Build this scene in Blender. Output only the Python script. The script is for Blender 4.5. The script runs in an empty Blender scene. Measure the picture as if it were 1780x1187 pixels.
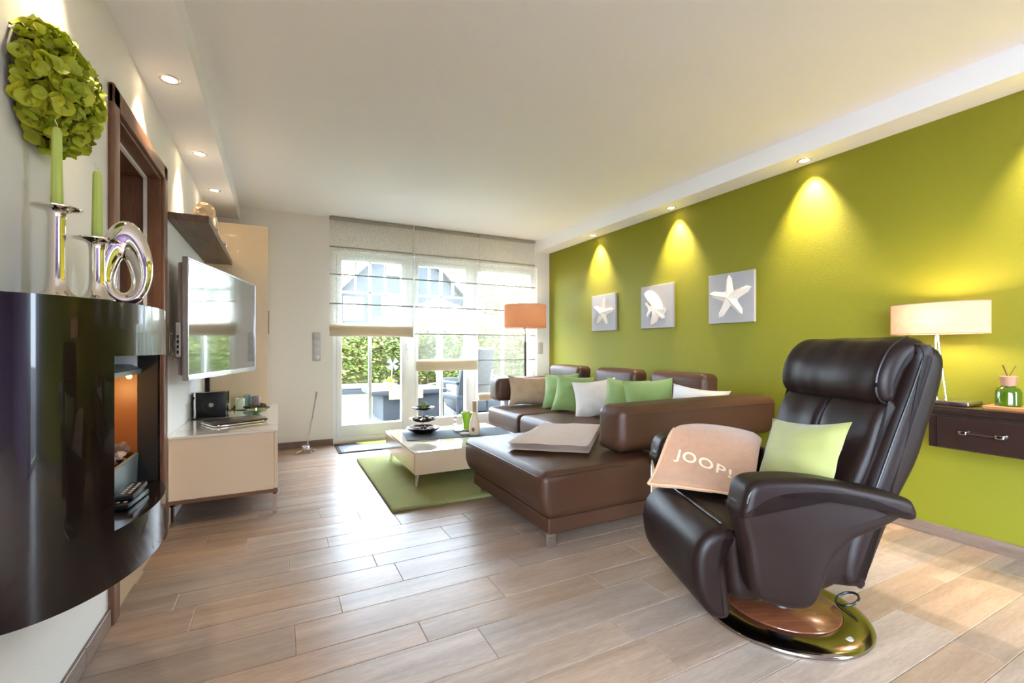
import bpy, bmesh, math, random
from mathutils import Vector, Matrix, noise
R = math.radians
S = bpy.context.scene
COL = S.collection
rnd = random.Random(7)

# ------------------------------------------------------------------ camera
cam = bpy.data.cameras.new('camera')
cam.sensor_width = 36.0
cam.lens = 792.0 / 1780.0 * 36.0
cam.shift_y = 10.5 / 1780.0
cam.clip_start = 0.02
cam_o = bpy.data.objects.new('camera', cam)
COL.objects.link(cam_o)
cam_o.location = (0, 0, 1.07)
cam_o.rotation_euler = (R(90), 0, R(-27.198))
S.camera = cam_o

# ------------------------------------------------------------------ light, exposure
S.view_settings.view_transform = 'Standard'
S.view_settings.look = 'None'
S.view_settings.exposure = 2.0
S.view_settings.gamma = 1.0
S.view_settings.use_curve_mapping = False
S.cycles.max_bounces = 14
S.cycles.diffuse_bounces = 6
S.cycles.glossy_bounces = 4
S.cycles.transmission_bounces = 8
S.cycles.transparent_max_bounces = 18
S.cycles.caustics_reflective = False
S.cycles.caustics_refractive = False
S.cycles.sample_clamp_indirect = 6.0
S.cycles.use_denoising = True
S.cycles.use_adaptive_sampling = True
S.cycles.adaptive_threshold = 0.045

world = bpy.data.worlds.new('sky')
S.world = world
world.use_nodes = True
wn = world.node_tree.nodes
bg = wn['Background']
bg.inputs[0].default_value = (0.69, 0.835, 1.0, 1)
bg.inputs[1].default_value = 9.5

sun = bpy.data.lights.new('sun', 'SUN')
sun.energy = 0.95
sun.angle = R(1.2)
sun.color = (1.0, 0.93, 0.82)
sun_o = bpy.data.objects.new('sun', sun)
COL.objects.link(sun_o)
sun_o.rotation_euler = (R(90 - 33), 0, 0)      # travels towards +Y and down

def portal(name, loc, rot, sx, sy):
    l = bpy.data.lights.new(name, 'AREA')
    l.shape = 'RECTANGLE'; l.size = sx; l.size_y = sy
    l.cycles.is_portal = True
    o = bpy.data.objects.new(name, l); COL.objects.link(o)
    o.location = loc; o.rotation_euler = rot
    return o
portal('window_portal', (1.84, 5.62, 1.1), (R(-90), 0, 0), 2.62, 2.2)
portal('door_portal', (2.685, -1.72, 1.06), (R(90), 0, 0), 0.77, 2.1)
portal('side_portal', (-0.80, -2.0, 1.19), (0, R(-90), 0), 2.2, 3.8)

# ------------------------------------------------------------------ room dimensions
XL, XR, YB, YF, ZC = -0.58, 3.335, 5.36, -1.6, 2.5
YF2, XP = -4.1, 1.9                             # unseen end added behind the camera to hold the fill window, left of XP
ZS = 2.365                                      # underside of the two soffits

# ------------------------------------------------------------------ material helpers
def lin(r, g=None, b=None):
    if g is None: r, g, b = r
    f = lambda c: (c/255)/12.92 if c/255 <= 0.04045 else (((c/255)+0.055)/1.055)**2.4
    return (f(r), f(g), f(b), 1)

def M(name, col, rough=0.5, metal=0.0, bump=None, var=None, rand=None, spec=0.5, coat=0.0, coat_rough=0.05,
      trans=0.0, ior=1.45, sheen=0.0, emit=None, stretch=None, var_stretch=None):
    m = bpy.data.materials.new(name); m.use_nodes = True
    nt = m.node_tree; n = nt.nodes; L = nt.links
    b = n['Principled BSDF']
    c = lin(col)
    b.inputs['Base Color'].default_value = c
    b.inputs['Roughness'].default_value = rough
    b.inputs['Metallic'].default_value = metal
    b.inputs['Specular IOR Level'].default_value = spec
    b.inputs['Coat Weight'].default_value = coat
    b.inputs['Coat Roughness'].default_value = coat_rough
    b.inputs['Transmission Weight'].default_value = trans
    b.inputs['IOR'].default_value = ior
    b.inputs['Sheen Weight'].default_value = sheen
    if emit:
        b.inputs['Emission Color'].default_value = lin(emit[0]); b.inputs['Emission Strength'].default_value = emit[1]
    tc = None
    def coords(st=None):
        nonlocal tc
        if tc is None: tc = n.new('ShaderNodeTexCoord')
        if not st: return tc.outputs['Object']
        mp = n.new('ShaderNodeMapping'); mp.inputs['Scale'].default_value = st
        L.new(tc.outputs['Object'], mp.inputs['Vector'])
        return mp.outputs['Vector']
    out = None
    if var:
        col2, sc, contrast = var
        t = n.new('ShaderNodeTexNoise'); t.inputs['Scale'].default_value = sc; t.inputs['Detail'].default_value = 5
        L.new(coords(var_stretch), t.inputs['Vector'])
        r = n.new('ShaderNodeMapRange')
        r.inputs['From Min'].default_value = 0.5 - 0.5/contrast; r.inputs['From Max'].default_value = 0.5 + 0.5/contrast
        L.new(t.outputs['Fac'], r.inputs['Value'])
        x = n.new('ShaderNodeMix'); x.data_type = 'RGBA'
        x.inputs['A'].default_value = c; x.inputs['B'].default_value = lin(col2)
        L.new(r.outputs['Result'], x.inputs['Factor']); out = x.outputs['Result']
    if rand:
        oi = n.new('ShaderNodeObjectInfo')
        x = n.new('ShaderNodeMix'); x.data_type = 'RGBA'
        x.inputs['A'].default_value = c; x.inputs['B'].default_value = lin(rand)
        if out is not None: L.new(out, x.inputs['A'])
        L.new(oi.outputs['Random'], x.inputs['Factor']); out = x.outputs['Result']
    if out is not None: L.new(out, b.inputs['Base Color'])
    if bump:
        sc, st, dist = bump
        t = n.new('ShaderNodeTexNoise'); t.inputs['Scale'].default_value = sc; t.inputs['Detail'].default_value = 4
        L.new(coords(stretch), t.inputs['Vector'])
        bp = n.new('ShaderNodeBump'); bp.inputs['Strength'].default_value = st; bp.inputs['Distance'].default_value = dist
        L.new(t.outputs['Fac'], bp.inputs['Height']); L.new(bp.outputs['Normal'], b.inputs['Normal'])
    return m

def M_clear(name, col=(255, 255, 255), refl=0.07, rough=0.0):
    """thin pane: straight-through with a fresnel reflection"""
    m = bpy.data.materials.new(name); m.use_nodes = True
    n = m.node_tree.nodes; L = m.node_tree.links
    n.remove(n['Principled BSDF'])
    t = n.new('ShaderNodeBsdfTransparent'); t.inputs[0].default_value = lin(col)
    g = n.new('ShaderNodeBsdfGlossy'); g.inputs['Roughness'].default_value = rough
    f = n.new('ShaderNodeLayerWeight'); f.inputs['Blend'].default_value = refl
    x = n.new('ShaderNodeMixShader')
    L.new(f.outputs['Fresnel'], x.inputs[0]); L.new(t.outputs[0], x.inputs[1]); L.new(g.outputs[0], x.inputs[2])
    L.new(x.outputs[0], n['Material Output'].inputs['Surface'])
    return m

def M_sheer(name, col, through, back=0.55):
    """woven cloth that lets light and sight through"""
    m = bpy.data.materials.new(name); m.use_nodes = True
    n = m.node_tree.nodes; L = m.node_tree.links
    n.remove(n['Principled BSDF'])
    t = n.new('ShaderNodeBsdfTransparent'); t.inputs[0].default_value = (1, 1, 1, 1)
    d = n.new('ShaderNodeBsdfDiffuse'); d.inputs[0].default_value = lin(col)
    tl = n.new('ShaderNodeBsdfTranslucent'); tl.inputs[0].default_value = lin(col)
    a = n.new('ShaderNodeMixShader'); a.inputs[0].default_value = back
    L.new(d.outputs[0], a.inputs[1]); L.new(tl.outputs[0], a.inputs[2])
    tc = n.new('ShaderNodeTexCoord')
    mp = n.new('ShaderNodeMapping'); mp.inputs['Scale'].default_value = (60, 60, 700)
    L.new(tc.outputs['Object'], mp.inputs[0])
    no = n.new('ShaderNodeTexNoise'); no.inputs['Scale'].default_value = 1.0; no.inputs['Detail'].default_value = 2
    L.new(mp.outputs[0], no.inputs['Vector'])
    r = n.new('ShaderNodeMapRange')
    r.inputs['To Min'].default_value = 1 - through - 0.08; r.inputs['To Max'].default_value = 1 - through + 0.08
    L.new(no.outputs['Fac'], r.inputs['Value'])
    x = n.new('ShaderNodeMixShader')
    L.new(r.outputs['Result'], x.inputs[0]); L.new(t.outputs[0], x.inputs[1]); L.new(a.outputs[0], x.inputs[2])
    L.new(x.outputs[0], n['Material Output'].inputs['Surface'])
    return m

def M_shade(name, col, glow=0.5):
    """lamp-shade linen: light comes through it"""
    m = bpy.data.materials.new(name); m.use_nodes = True
    n = m.node_tree.nodes; L = m.node_tree.links
    n.remove(n['Principled BSDF'])
    d = n.new('ShaderNodeBsdfDiffuse'); tl = n.new('ShaderNodeBsdfTranslucent')
    tc = n.new('ShaderNodeTexCoord'); mp = n.new('ShaderNodeMapping'); mp.inputs['Scale'].default_value = (260, 260, 40)
    L.new(tc.outputs['Object'], mp.inputs[0])
    no = n.new('ShaderNodeTexNoise'); no.inputs['Scale'].default_value = 1; no.inputs['Detail'].default_value = 2
    L.new(mp.outputs[0], no.inputs['Vector'])
    x = n.new('ShaderNodeMix'); x.data_type = 'RGBA'
    x.inputs['A'].default_value = lin([c*0.86 for c in col]); x.inputs['B'].default_value = lin([min(255, c*1.08) for c in col])
    L.new(no.outputs['Fac'], x.inputs['Factor'])
    L.new(x.outputs['Result'], d.inputs[0]); L.new(x.outputs['Result'], tl.inputs[0])
    a = n.new('ShaderNodeMixShader'); a.inputs[0].default_value = glow
    L.new(d.outputs[0], a.inputs[1]); L.new(tl.outputs[0], a.inputs[2])
    L.new(a.outputs[0], n['Material Output'].inputs['Surface'])
    return m

def M_wood(name, c1, c2, rough=0.45, axis=1, scale=3.0, rand=0.0, coat=0.0):
    """streaky grain along one axis; each object gets its own cut of the plank"""
    m = bpy.data.materials.new(name); m.use_nodes = True
    n = m.node_tree.nodes; L = m.node_tree.links
    b = n['Principled BSDF']; b.inputs['Roughness'].default_value = rough; b.inputs['Coat Weight'].default_value = coat
    tc = n.new('ShaderNodeTexCoord'); oi = n.new('ShaderNodeObjectInfo')
    mul = n.new('ShaderNodeVectorMath'); mul.operation = 'SCALE'; mul.inputs[0].default_value = (31.7, 17.3, 11.9)
    L.new(oi.outputs['Random'], mul.inputs['Scale'])
    add = n.new('ShaderNodeVectorMath'); add.operation = 'ADD'
    L.new(tc.outputs['Object'], add.inputs[0]); L.new(mul.outputs['Vector'], add.inputs[1])
    mp = n.new('ShaderNodeMapping')
    st = [9.0, 9.0, 9.0]; st[axis] = 0.75
    mp.inputs['Scale'].default_value = st
    L.new(add.outputs['Vector'], mp.inputs['Vector'])
    a = n.new('ShaderNodeTexNoise'); a.inputs['Scale'].default_value = scale; a.inputs['Detail'].default_value = 7; a.inputs['Roughness'].default_value = 0.62
    a.inputs['Distortion'].default_value = 0.5
    L.new(mp.outputs['Vector'], a.inputs['Vector'])
    r = n.new('ShaderNodeValToRGB')
    r.color_ramp.elements[0].position = 0.3; r.color_ramp.elements[0].color = lin(c1)
    r.color_ramp.elements[1].position = 0.7; r.color_ramp.elements[1].color = lin(c2)
    L.new(a.outputs['Fac'], r.inputs['Fac'])
    out = r.outputs['Color']
    if rand:
        hs = n.new('ShaderNodeHueSaturation')
        mr = n.new('ShaderNodeMapRange'); mr.inputs['To Min'].default_value = 1 - rand; mr.inputs['To Max'].default_value = 1 + rand
        L.new(oi.outputs['Random'], mr.inputs['Value']); L.new(mr.outputs['Result'], hs.inputs['Value'])
        m2 = n.new('ShaderNodeMath'); m2.operation = 'MULTIPLY'; m2.inputs[1].default_value = 7.31
        m3 = n.new('ShaderNodeMath'); m3.operation = 'FRACT'
        L.new(oi.outputs['Random'], m2.inputs[0]); L.new(m2.outputs[0], m3.inputs[0])
        mr2 = n.new('ShaderNodeMapRange'); mr2.inputs['To Min'].default_value = 0.72; mr2.inputs['To Max'].default_value = 1.12
        L.new(m3.outputs[0], mr2.inputs['Value']); L.new(mr2.outputs['Result'], hs.inputs['Saturation'])
        L.new(out, hs.inputs['Color']); out = hs.outputs['Color']
    mp2 = n.new('ShaderNodeMapping'); st2 = [150.0, 150.0, 150.0]; st2[axis] = 22.0
    mp2.inputs['Scale'].default_value = st2; L.new(add.outputs['Vector'], mp2.inputs['Vector'])
    fn_ = n.new('ShaderNodeTexNoise'); fn_.inputs['Scale'].default_value = 1.0; fn_.inputs['Detail'].default_value = 3
    L.new(mp2.outputs['Vector'], fn_.inputs['Vector'])
    fr = n.new('ShaderNodeMapRange'); fr.inputs['From Min'].default_value = 0.3; fr.inputs['From Max'].default_value = 0.7
    fr.inputs['To Min'].default_value = 0.88; fr.inputs['To Max'].default_value = 1.08
    L.new(fn_.outputs['Fac'], fr.inputs['Value'])
    hv = n.new('ShaderNodeHueSaturation'); L.new(fr.outputs['Result'], hv.inputs['Value']); L.new(out, hv.inputs['Color']); out = hv.outputs['Color']
    L.new(out, b.inputs['Base Color'])
    bp = n.new('ShaderNodeBump'); bp.inputs['Strength'].default_value = 0.12; bp.inputs['Distance'].default_value = 0.002
    L.new(a.outputs['Fac'], bp.inputs['Height']); L.new(bp.outputs['Normal'], b.inputs['Normal'])
    return m

mt = {}
mt['wall'] = M('wall_plaster', (230, 227, 222), 0.75, bump=(160, 0.18, 0.004))
mt['ceiling'] = M('ceiling_paint', (236, 234, 232), 0.8, bump=(220, 0.05, 0.002))
mt['soffit'] = M('soffit_paint', (236, 235, 236), 0.8)
mt['green'] = M('green_wall_paint', (122, 119, 7), 0.7, bump=(90, 0.25, 0.004))
mt['grout'] = M('grout', (196, 178, 158), 0.85)
mt['tile'] = M_wood('wood_look_tile', (146, 121, 103), (178, 152, 132), 0.37, axis=0, scale=1.6, rand=0.10)
mt['skirt'] = M_wood('skirting_tile', (108, 88, 74), (136, 114, 98), 0.4, axis=1, scale=2.2)
mt['skirt_x'] = M_wood('skirting_tile_x', (108, 88, 74), (136, 114, 98), 0.4, axis=0, scale=2.2)
mt['door_wood'] = M_wood('door_wood', (104, 70, 52), (134, 94, 70), 0.4, axis=2, scale=2.6)
mt['shelf_wood'] = M_wood('shelf_wood', (92, 72, 58), (128, 102, 82), 0.5, axis=1, scale=3.0)
mt['brown_wood'] = M_wood('brown_wood', (104, 70, 48), (130, 90, 62), 0.45, axis=0, scale=3.0)
mt['chrome'] = M('chrome', (225, 222, 220), 0.08, 1.0)
mt['steel'] = M('brushed_steel', (190, 184, 178), 0.22, 1.0)
mt['silver'] = M('polished_silver', (236, 230, 222), 0.06, 1.0)
mt['white_plastic'] = M('white_plastic', (238, 238, 236), 0.35)
mt['frame_white'] = M('window_frame_white', (236, 238, 238), 0.4)
mt['glass'] = M_clear('pane_glass')
mt['black'] = M('black_plastic', (18, 18, 20), 0.35)
mt['dark'] = M('dark_void', (12, 11, 11), 0.7)
mt['cream'] = M('cream_gloss', (236, 211, 178), 0.12, coat=0.6, coat_rough=0.02)
mt['cream2'] = M('cream_gloss_cabinet', (228, 205, 170), 0.14, coat=0.5, coat_rough=0.02)
mt['creamtop'] = M('cream_glass_top', (236, 226, 212), 0.04, coat=1.0, coat_rough=0.01)
mt['sofa'] = M('brown_leather', (76, 49, 35), 0.42, spec=0.35, bump=(260, 0.12, 0.002), var=((68, 43, 30), 3, 2))
mt['recl'] = M('dark_leather', (30, 17, 14), 0.42, spec=0.25, bump=(240, 0.14, 0.002), var=((25, 14, 12), 4, 2))
mt['recl_seam'] = M('dark_leather_piping', (20, 14, 14), 0.4)
mt['sofa_seam'] = M('brown_leather_piping', (58, 42, 35), 0.4)
mt['rug'] = M('green_rug_pile', (218, 224, 128), 0.95, bump=(420, 1.0, 0.02), var=((204, 210, 110), 60, 2.0), sheen=0.35)
mt['cush_green'] = M('green_cushion_cloth', (122, 144, 82), 0.8, bump=(700, 0.25, 0.002), sheen=0.3, var=((112, 134, 74), 6, 2))
mt['cush_lime'] = M('lime_cushion_cloth', (146, 146, 84), 0.7, bump=(700, 0.2, 0.002), sheen=0.3)
mt['cush_beige'] = M('beige_cushion_cloth', (172, 146, 118), 0.8, bump=(600, 0.3, 0.002), var=((156, 130, 104), 14, 2))
mt['cush_white'] = M('white_cushion_cloth', (192, 184, 176), 0.8, bump=(600, 0.25, 0.002))
mt['throw'] = M('beige_throw_wool', (184, 148, 112), 0.95, bump=(500, 0.7, 0.004), sheen=0.5, var=((172, 134, 98), 30, 2))
mt['throw2'] = M('tan_throw_wool', (176, 132, 102), 0.95, bump=(500, 0.6, 0.004), sheen=0.5, var=((166, 122, 92), 40, 2))
mt['throw_edge'] = M('tan_throw_binding', (196, 154, 120), 0.9)
mt['letters'] = M('pale_letters', (222, 196, 168), 0.9)
mt['fire_body'] = M('dark_bronze_gloss', (18, 11, 10), 0.22, coat=0.45, coat_rough=0.03, spec=0.3, var=((27, 17, 12), 26, 2.5))
mt['fire_grey'] = M('grey_metal', (126, 138, 142), 0.35, 0.3)
mt['fire_back'] = M('bronze_back', (120, 74, 36), 0.4)
mt['console'] = M('dark_brown_gloss', (46, 31, 26), 0.18, coat=0.4)
mt['candle_green'] = M('green_candle_wax', (186, 206, 108), 0.45, spec=0.3)
mt['candle_pale'] = M('pale_green_wax', (206, 222, 184), 0.5)
mt['candle_mauve'] = M('mauve_wax', (152, 134, 132), 0.5)
mt['candle_teal'] = M('grey_green_wax', (150, 176, 160), 0.5)
mt['wick'] = M('wick', (226, 226, 200), 0.8)
mt['pic_grey'] = M('grey_canvas', (160, 156, 156), 0.7, bump=(300, 0.3, 0.002))
mt['shell'] = M('cream_plaster_relief', (236, 222, 206), 0.6, bump=(120, 0.5, 0.004))
mt['lampsh'] = M_shade('taupe_linen_shade', (156, 112, 84), 0.36)
mt['lampsh2'] = M_shade('pink_linen_shade', (200, 156, 132), 0.13)
mt['sheer'] = M_sheer('sheer_blind_cloth', (228, 228, 218), 0.70, 0.16)
mt['hem'] = M_sheer('folded_blind_cloth', (238, 230, 214), 0.20)
mt['rod'] = M('blind_rod', (150, 147, 138), 0.6)
mt['grey_switch'] = M('silver_grey_switch', (186, 184, 182), 0.35, 0.2)

# ------------------------------------------------------------------ mesh helpers
OFF = {}
def mk(name, bm, m, parent=None, smooth=35, label=None):
    if parent is not None:
        off = OFF.get(parent.name, Vector((0, 0, 0)))
        if off.length: bmesh.ops.translate(bm, verts=bm.verts, vec=-off)
    me = bpy.data.meshes.new(name)
    bmesh.ops.recalc_face_normals(bm, faces=bm.faces)
    bm.to_mesh(me); bm.free()
    if smooth:
        me.polygons.foreach_set('use_smooth', [True]*len(me.polygons))
        me.set_sharp_from_angle(angle=R(smooth))
    me.materials.append(m)
    o = bpy.data.objects.new(name, me); COL.objects.link(o)
    if parent is not None:
        o.parent = parent
        OFF[o.name] = OFF.get(parent.name, Vector((0, 0, 0)))
    if label: o['label'] = label
    return o
def tag(o, label, cat, group=None):
    o['label'] = label; o['category'] = cat
    if group: o['group'] = group
    return o
def thing(name, label, cat, loc=(0, 0, 0), rotz=None, group=None):
    """Empty at the base of a thing; rotz given -> its parts are modelled in its own axes"""
    o = bpy.data.objects.new(name, None); COL.objects.link(o)
    o.location = loc; o.empty_display_size = 0.05
    if rotz is None: OFF[o.name] = Vector(loc)
    else: o.rotation_euler = (0, 0, rotz); OFF[o.name] = Vector((0, 0, 0))
    return tag(o, label, cat, group)
def one(name, bm, m, label, cat, group=None, smooth=35):
    """a thing that is a single mesh; its origin goes to its base"""
    xs = [v.co.x for v in bm.verts]; ys = [v.co.y for v in bm.verts]; z0 = min(v.co.z for v in bm.verts)
    c = Vector(((min(xs)+max(xs))/2, (min(ys)+max(ys))/2, z0))
    bmesh.ops.translate(bm, verts=bm.verts, vec=-c)
    o = mk(name, bm, m, None, smooth); o.location = c
    OFF[o.name] = c
    return tag(o, label, cat, group)
def struct(name, bm, m, parent=None, smooth=35):
    o = mk(name, bm, m, parent, smooth)
    if parent is None: o['kind'] = 'structure'
    return o
def B(): return bmesh.new()
def box(bm, x0, x1, y0, y1, z0, z1, bev=0.0, seg=2, mat=None):
    ret = bmesh.ops.create_cube(bm, size=1.0)
    vs = ret['verts']
    for v in vs:
        v.co = Vector(((x0+x1)/2 + v.co.x*(x1-x0), (y0+y1)/2 + v.co.y*(y1-y0), (z0+z1)/2 + v.co.z*(z1-z0)))
    if bev:
        es = {e for v in vs for e in v.link_edges}
        r = bmesh.ops.bevel(bm, geom=list(es), offset=bev, segments=seg, profile=0.5, affect='EDGES')
        vs = list({v for f in r['faces'] for v in f.verts} | {v for v in vs if v.is_valid})
    if mat is not None:
        bmesh.ops.transform(bm, matrix=mat, verts=vs)
    return bm
def axpts(h, r, n, m):
    t = [r*math.tan(R(45)*i/n) for i in range(n+1)]
    a = [-(h-r) - x for x in reversed(t)]
    inner = [-(h-r) + 2*(h-r)*i/m for i in range(1, m)]
    return a + inner + [(h-r) + x for x in t]
def rbox(bm, c, h, r, n=3, m=4, puff=(0, 0, 0), fn=None, mat=None, keep_flat=()):
    """box with rounded edges and optionally bulging faces; fn deforms a local point"""
    r = min(r, min(h)*0.98)
    ax = [axpts(h[i], r, n, m if isinstance(m, int) else m[i]) for i in range(3)]
    cache = {}
    def vert(p):
        k = tuple(round(q, 6) for q in p)
        if k in cache: return cache[k]
        inn = Vector([max(-(h[i]-r), min(h[i]-r, p[i])) for i in range(3)])
        d = Vector(p) - inn
        if d.length > 1e-9: q = inn + d.normalized()*r
        else: q = inn
        u = [p[i]/h[i] for i in range(3)]
        for i in range(3):
            j, k2 = (i+1) % 3, (i+2) % 3
            if puff[i]: q[i] += u[i]**3*puff[i]*(1-u[j]**2)*(1-u[k2]**2)
        if fn: q = Vector(fn(q))
        q = q + Vector(c)
        if mat is not None: q = mat @ q
        v = bm.verts.new(q); cache[k] = v
        return v
    for a in range(3):
        b_, c_ = (a+1) % 3, (a+2) % 3
        for s in (-1, 1):
            for i in range(len(ax[b_])-1):
                for j in range(len(ax[c_])-1):
                    quad = []
                    for (bi, ci) in ((i, j), (i+1, j), (i+1, j+1), (i, j+1)):
                        p = [0, 0, 0]; p[a] = s*h[a]; p[b_] = ax[b_][bi]; p[c_] = ax[c_][ci]
                        quad.append(vert(p))
                    if s < 0: quad.reverse()
                    try: bm.faces.new(quad)
                    except ValueError: pass
    return bm
def lathe(bm, prof, n=24, c=(0, 0, 0), sx=1.0, sy=1.0, mat=None):
    rings = []
    c = Vector(c)
    tr = (lambda p: mat @ p) if mat is not None else (lambda p: p)
    for r, z in prof:
        if r < 1e-6: rings.append([bm.verts.new(tr(c + Vector((0, 0, z))))])
        else: rings.append([bm.verts.new(tr(c + Vector((r*sx*math.cos(2*math.pi*i/n), r*sy*math.sin(2*math.pi*i/n), z)))) for i in range(n)])
    for a, b in zip(rings, rings[1:]):
        if len(a) == 1 and len(b) == 1: continue
        for i in range(n):
            j = (i+1) % n
            if len(a) == 1: bm.faces.new((a[0], b[i], b[j]))
            elif len(b) == 1: bm.faces.new((a[i], a[j], b[0]))
            else: bm.faces.new((a[i], a[j], b[j], b[i]))
    return bm
def tube(bm, pts, r, n=8, caps=True):
    pts = [Vector(p) for p in pts]; rings = []
    up = Vector((0, 0, 1))
    for i, p in enumerate(pts):
        d = (pts[min(i+1, len(pts)-1)] - pts[max(i-1, 0)]).normalized()
        a = d.cross(up)
        if a.length < 1e-3: a = d.cross(Vector((1, 0, 0)))
        a.normalize(); b = d.cross(a)
        rr = r[i] if isinstance(r, (list, tuple)) else r
        rings.append([bm.verts.new(p + (a*math.cos(2*math.pi*k/n) + b*math.sin(2*math.pi*k/n))*rr) for k in range(n)])
    for a, b in zip(rings, rings[1:]):
        for k in range(n):
            bm.faces.new((a[k], a[(k+1) % n], b[(k+1) % n], b[k]))
    if caps:
        bm.faces.new(rings[0]); bm.faces.new(list(reversed(rings[-1])))
    return bm
def prism(bm, poly, y0, y1, bev=0.0, seg=3, to=lambda a, b, t: (a, t, b)):
    """outline (a,b) drawn out from t=y0 to t=y1; to() says which axes; cap edges rounded"""
    v0 = [bm.verts.new(to(a, b, y0)) for a, b in poly]; v1 = [bm.verts.new(to(a, b, y1)) for a, b in poly]
    f0 = bm.faces.new(v0); f1 = bm.faces.new(list(reversed(v1)))
    n = len(poly)
    for i in range(n):
        bm.faces.new((v0[i], v1[i], v1[(i+1) % n], v0[(i+1) % n]))
    if bev:
        es = list(f0.edges) + list(f1.edges)
        bmesh.ops.bevel(bm, geom=es, offset=bev, segments=seg, profile=0.5, affect='EDGES', clamp_overlap=True)
    return bm
def spline(pts, k=6, closed=False):
    """Catmull-Rom through 2-D/3-D points"""
    P = [Vector(p) for p in pts]; out = []
    n = len(P)
    rng = range(n) if closed else range(n-1)
    for i in rng:
        p0 = P[(i-1) % n] if (closed or i > 0) else P[i]
        p1, p2 = P[i], P[(i+1) % n]
        p3 = P[(i+2) % n] if (closed or i+2 < n) else p2
        for j in range(k):
            t = j/k
            out.append(0.5*((2*p1) + (p2-p0)*t + (2*p0-5*p1+4*p2-p3)*t*t + (3*p1-p0-3*p2+p3)*t**3))
    if not closed: out.append(P[-1])
    return out
def pillow(bm, w, h, t, mat, n=14, seed=0, sag=0.0):
    """scatter cushion: w along local x, h along z, thickness along y, pinched corners, soft creases"""
    sd = Vector((seed*3.1, seed*1.7, seed*5.3))
    top = {}; bot = {}
    for i in range(n+1):
        for j in range(n+1):
            u = -1 + 2*i/n; v = -1 + 2*j/n
            x = w/2*u*(1 - 0.12*(1-v*v)); z = h/2*v*(1 - 0.12*(1-u*u))
            k = max(0.0, (1-u**4)*(1-v**4))**0.55 * (0.62 + 0.38*(1-u*u)*(1-v*v))
            nz = noise.noise(Vector((u*1.6, v*1.6, 0)) + sd)
            cr = noise.noise(Vector((u*3.5, v*3.5, 2)) + sd)
            d = t/2*k*(1 + 0.18*nz + 0.16*cr)
            z -= sag*(1-u*u)*(v > 0)*v
            edge = i in (0, n) or j in (0, n)
            p = Vector((x, d, z)); q = Vector((x, -d, z))
            top[i, j] = bm.verts.new(mat @ p)
            bot[i, j] = top[i, j] if edge else bm.verts.new(mat @ q)
    for i in range(n):
        for j in range(n):
            bm.faces.new((top[i, j], top[i+1, j], top[i+1, j+1], top[i, j+1]))
            bm.faces.new((bot[i, j], bot[i, j+1], bot[i+1, j+1], bot[i+1, j]))
    return bm
def TR(loc, rz=0, rx=0, ry=0):
    return Matrix.Translation(loc) @ Matrix.Rotation(rz, 4, 'Z') @ Matrix.Rotation(ry, 4, 'Y') @ Matrix.Rotation(rx, 4, 'X')

# ================================================================== THE ROOM
# floor slab with wood-look tiles laid in alternating wide and narrow courses
bm = B(); box(bm, XL-0.3, XR+0.2, YF-0.2, YB+0.3, -0.12, -0.003); box(bm, XL-0.3, XP+0.1, YF2-0.2, YF-0.2, -0.12, -0.003)
floor = struct('floor', bm, mt['grout'], smooth=0)
TL = 0.8135; G = 0.0022
known_w = {0: 1.2, 1: 0.678, 2: 0.056, 3: -0.30, 4: 0.05, 5: -0.15, 6: 0.238, -1: 1.442}
known_n = {0: 1.164, 1: 0.487, 2: 0.232, 3: -0.38, 4: 0.244, 5: 0.46, -1: 1.9, -2: 1.385}
tile_cache = {}
def tile_mesh(w, d):
    k = (round(w, 3), round(d, 3))
    if k not in tile_cache:
        b = B(); box(b, 0, w, 0, d, -0.012, 0.0, 0.0012, 1)
        me = bpy.data.meshes.new('tile'); bmesh.ops.recalc_face_normals(b, faces=b.faces); b.to_mesh(me); b.free()
        me.materials.append(mt['tile']); tile_cache[k] = me
    return tile_cache[k]
def course(y0, y1, x_off):
    y0 = max(y0, YF2); y1 = min(y1, YB); xr = XR if y0 > YF-0.05 else XP
    if y1 - y0 < 0.02: return
    x = x_off - math.ceil((x_off - XL)/TL)*TL
    while x < xr:
        a, b = max(x, XL), min(x+TL, xr)
        if b - a > 0.02:
            o = bpy.data.objects.new('tile', tile_mesh(b-a-G, y1-y0-G)); COL.objects.link(o)
            o.location = (a+G/2, y0+G/2, 0); o.parent = floor
        x += TL
PER = 0.3355
for k in range(-16, 14):
    y = 1.08 + k*PER
    course(y, y+0.196, known_w.get(k, XL + rnd.random()*TL))
    course(y+0.196, y+PER, known_n.get(k, XL + rnd.random()*TL))

bm = B(); box(bm, XL-0.3, XR+0.2, YF-0.2, YB+0.3, ZC, ZC+0.25); box(bm, XL-0.3, XP+0.1, YF2-0.2, YF-0.2, ZC, ZC+0.25); struct('ceiling', bm, mt['ceiling'], smooth=0)
bm = B(); box(bm, XL, -0.345, YF, YB, ZS, ZC); struct('trim_1', bm, mt['soffit'], smooth=0)
bm = B(); box(bm, 3.115, XR, YF, YB, ZS, ZC); struct('trim_2', bm, mt['soffit'], smooth=0)

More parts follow.
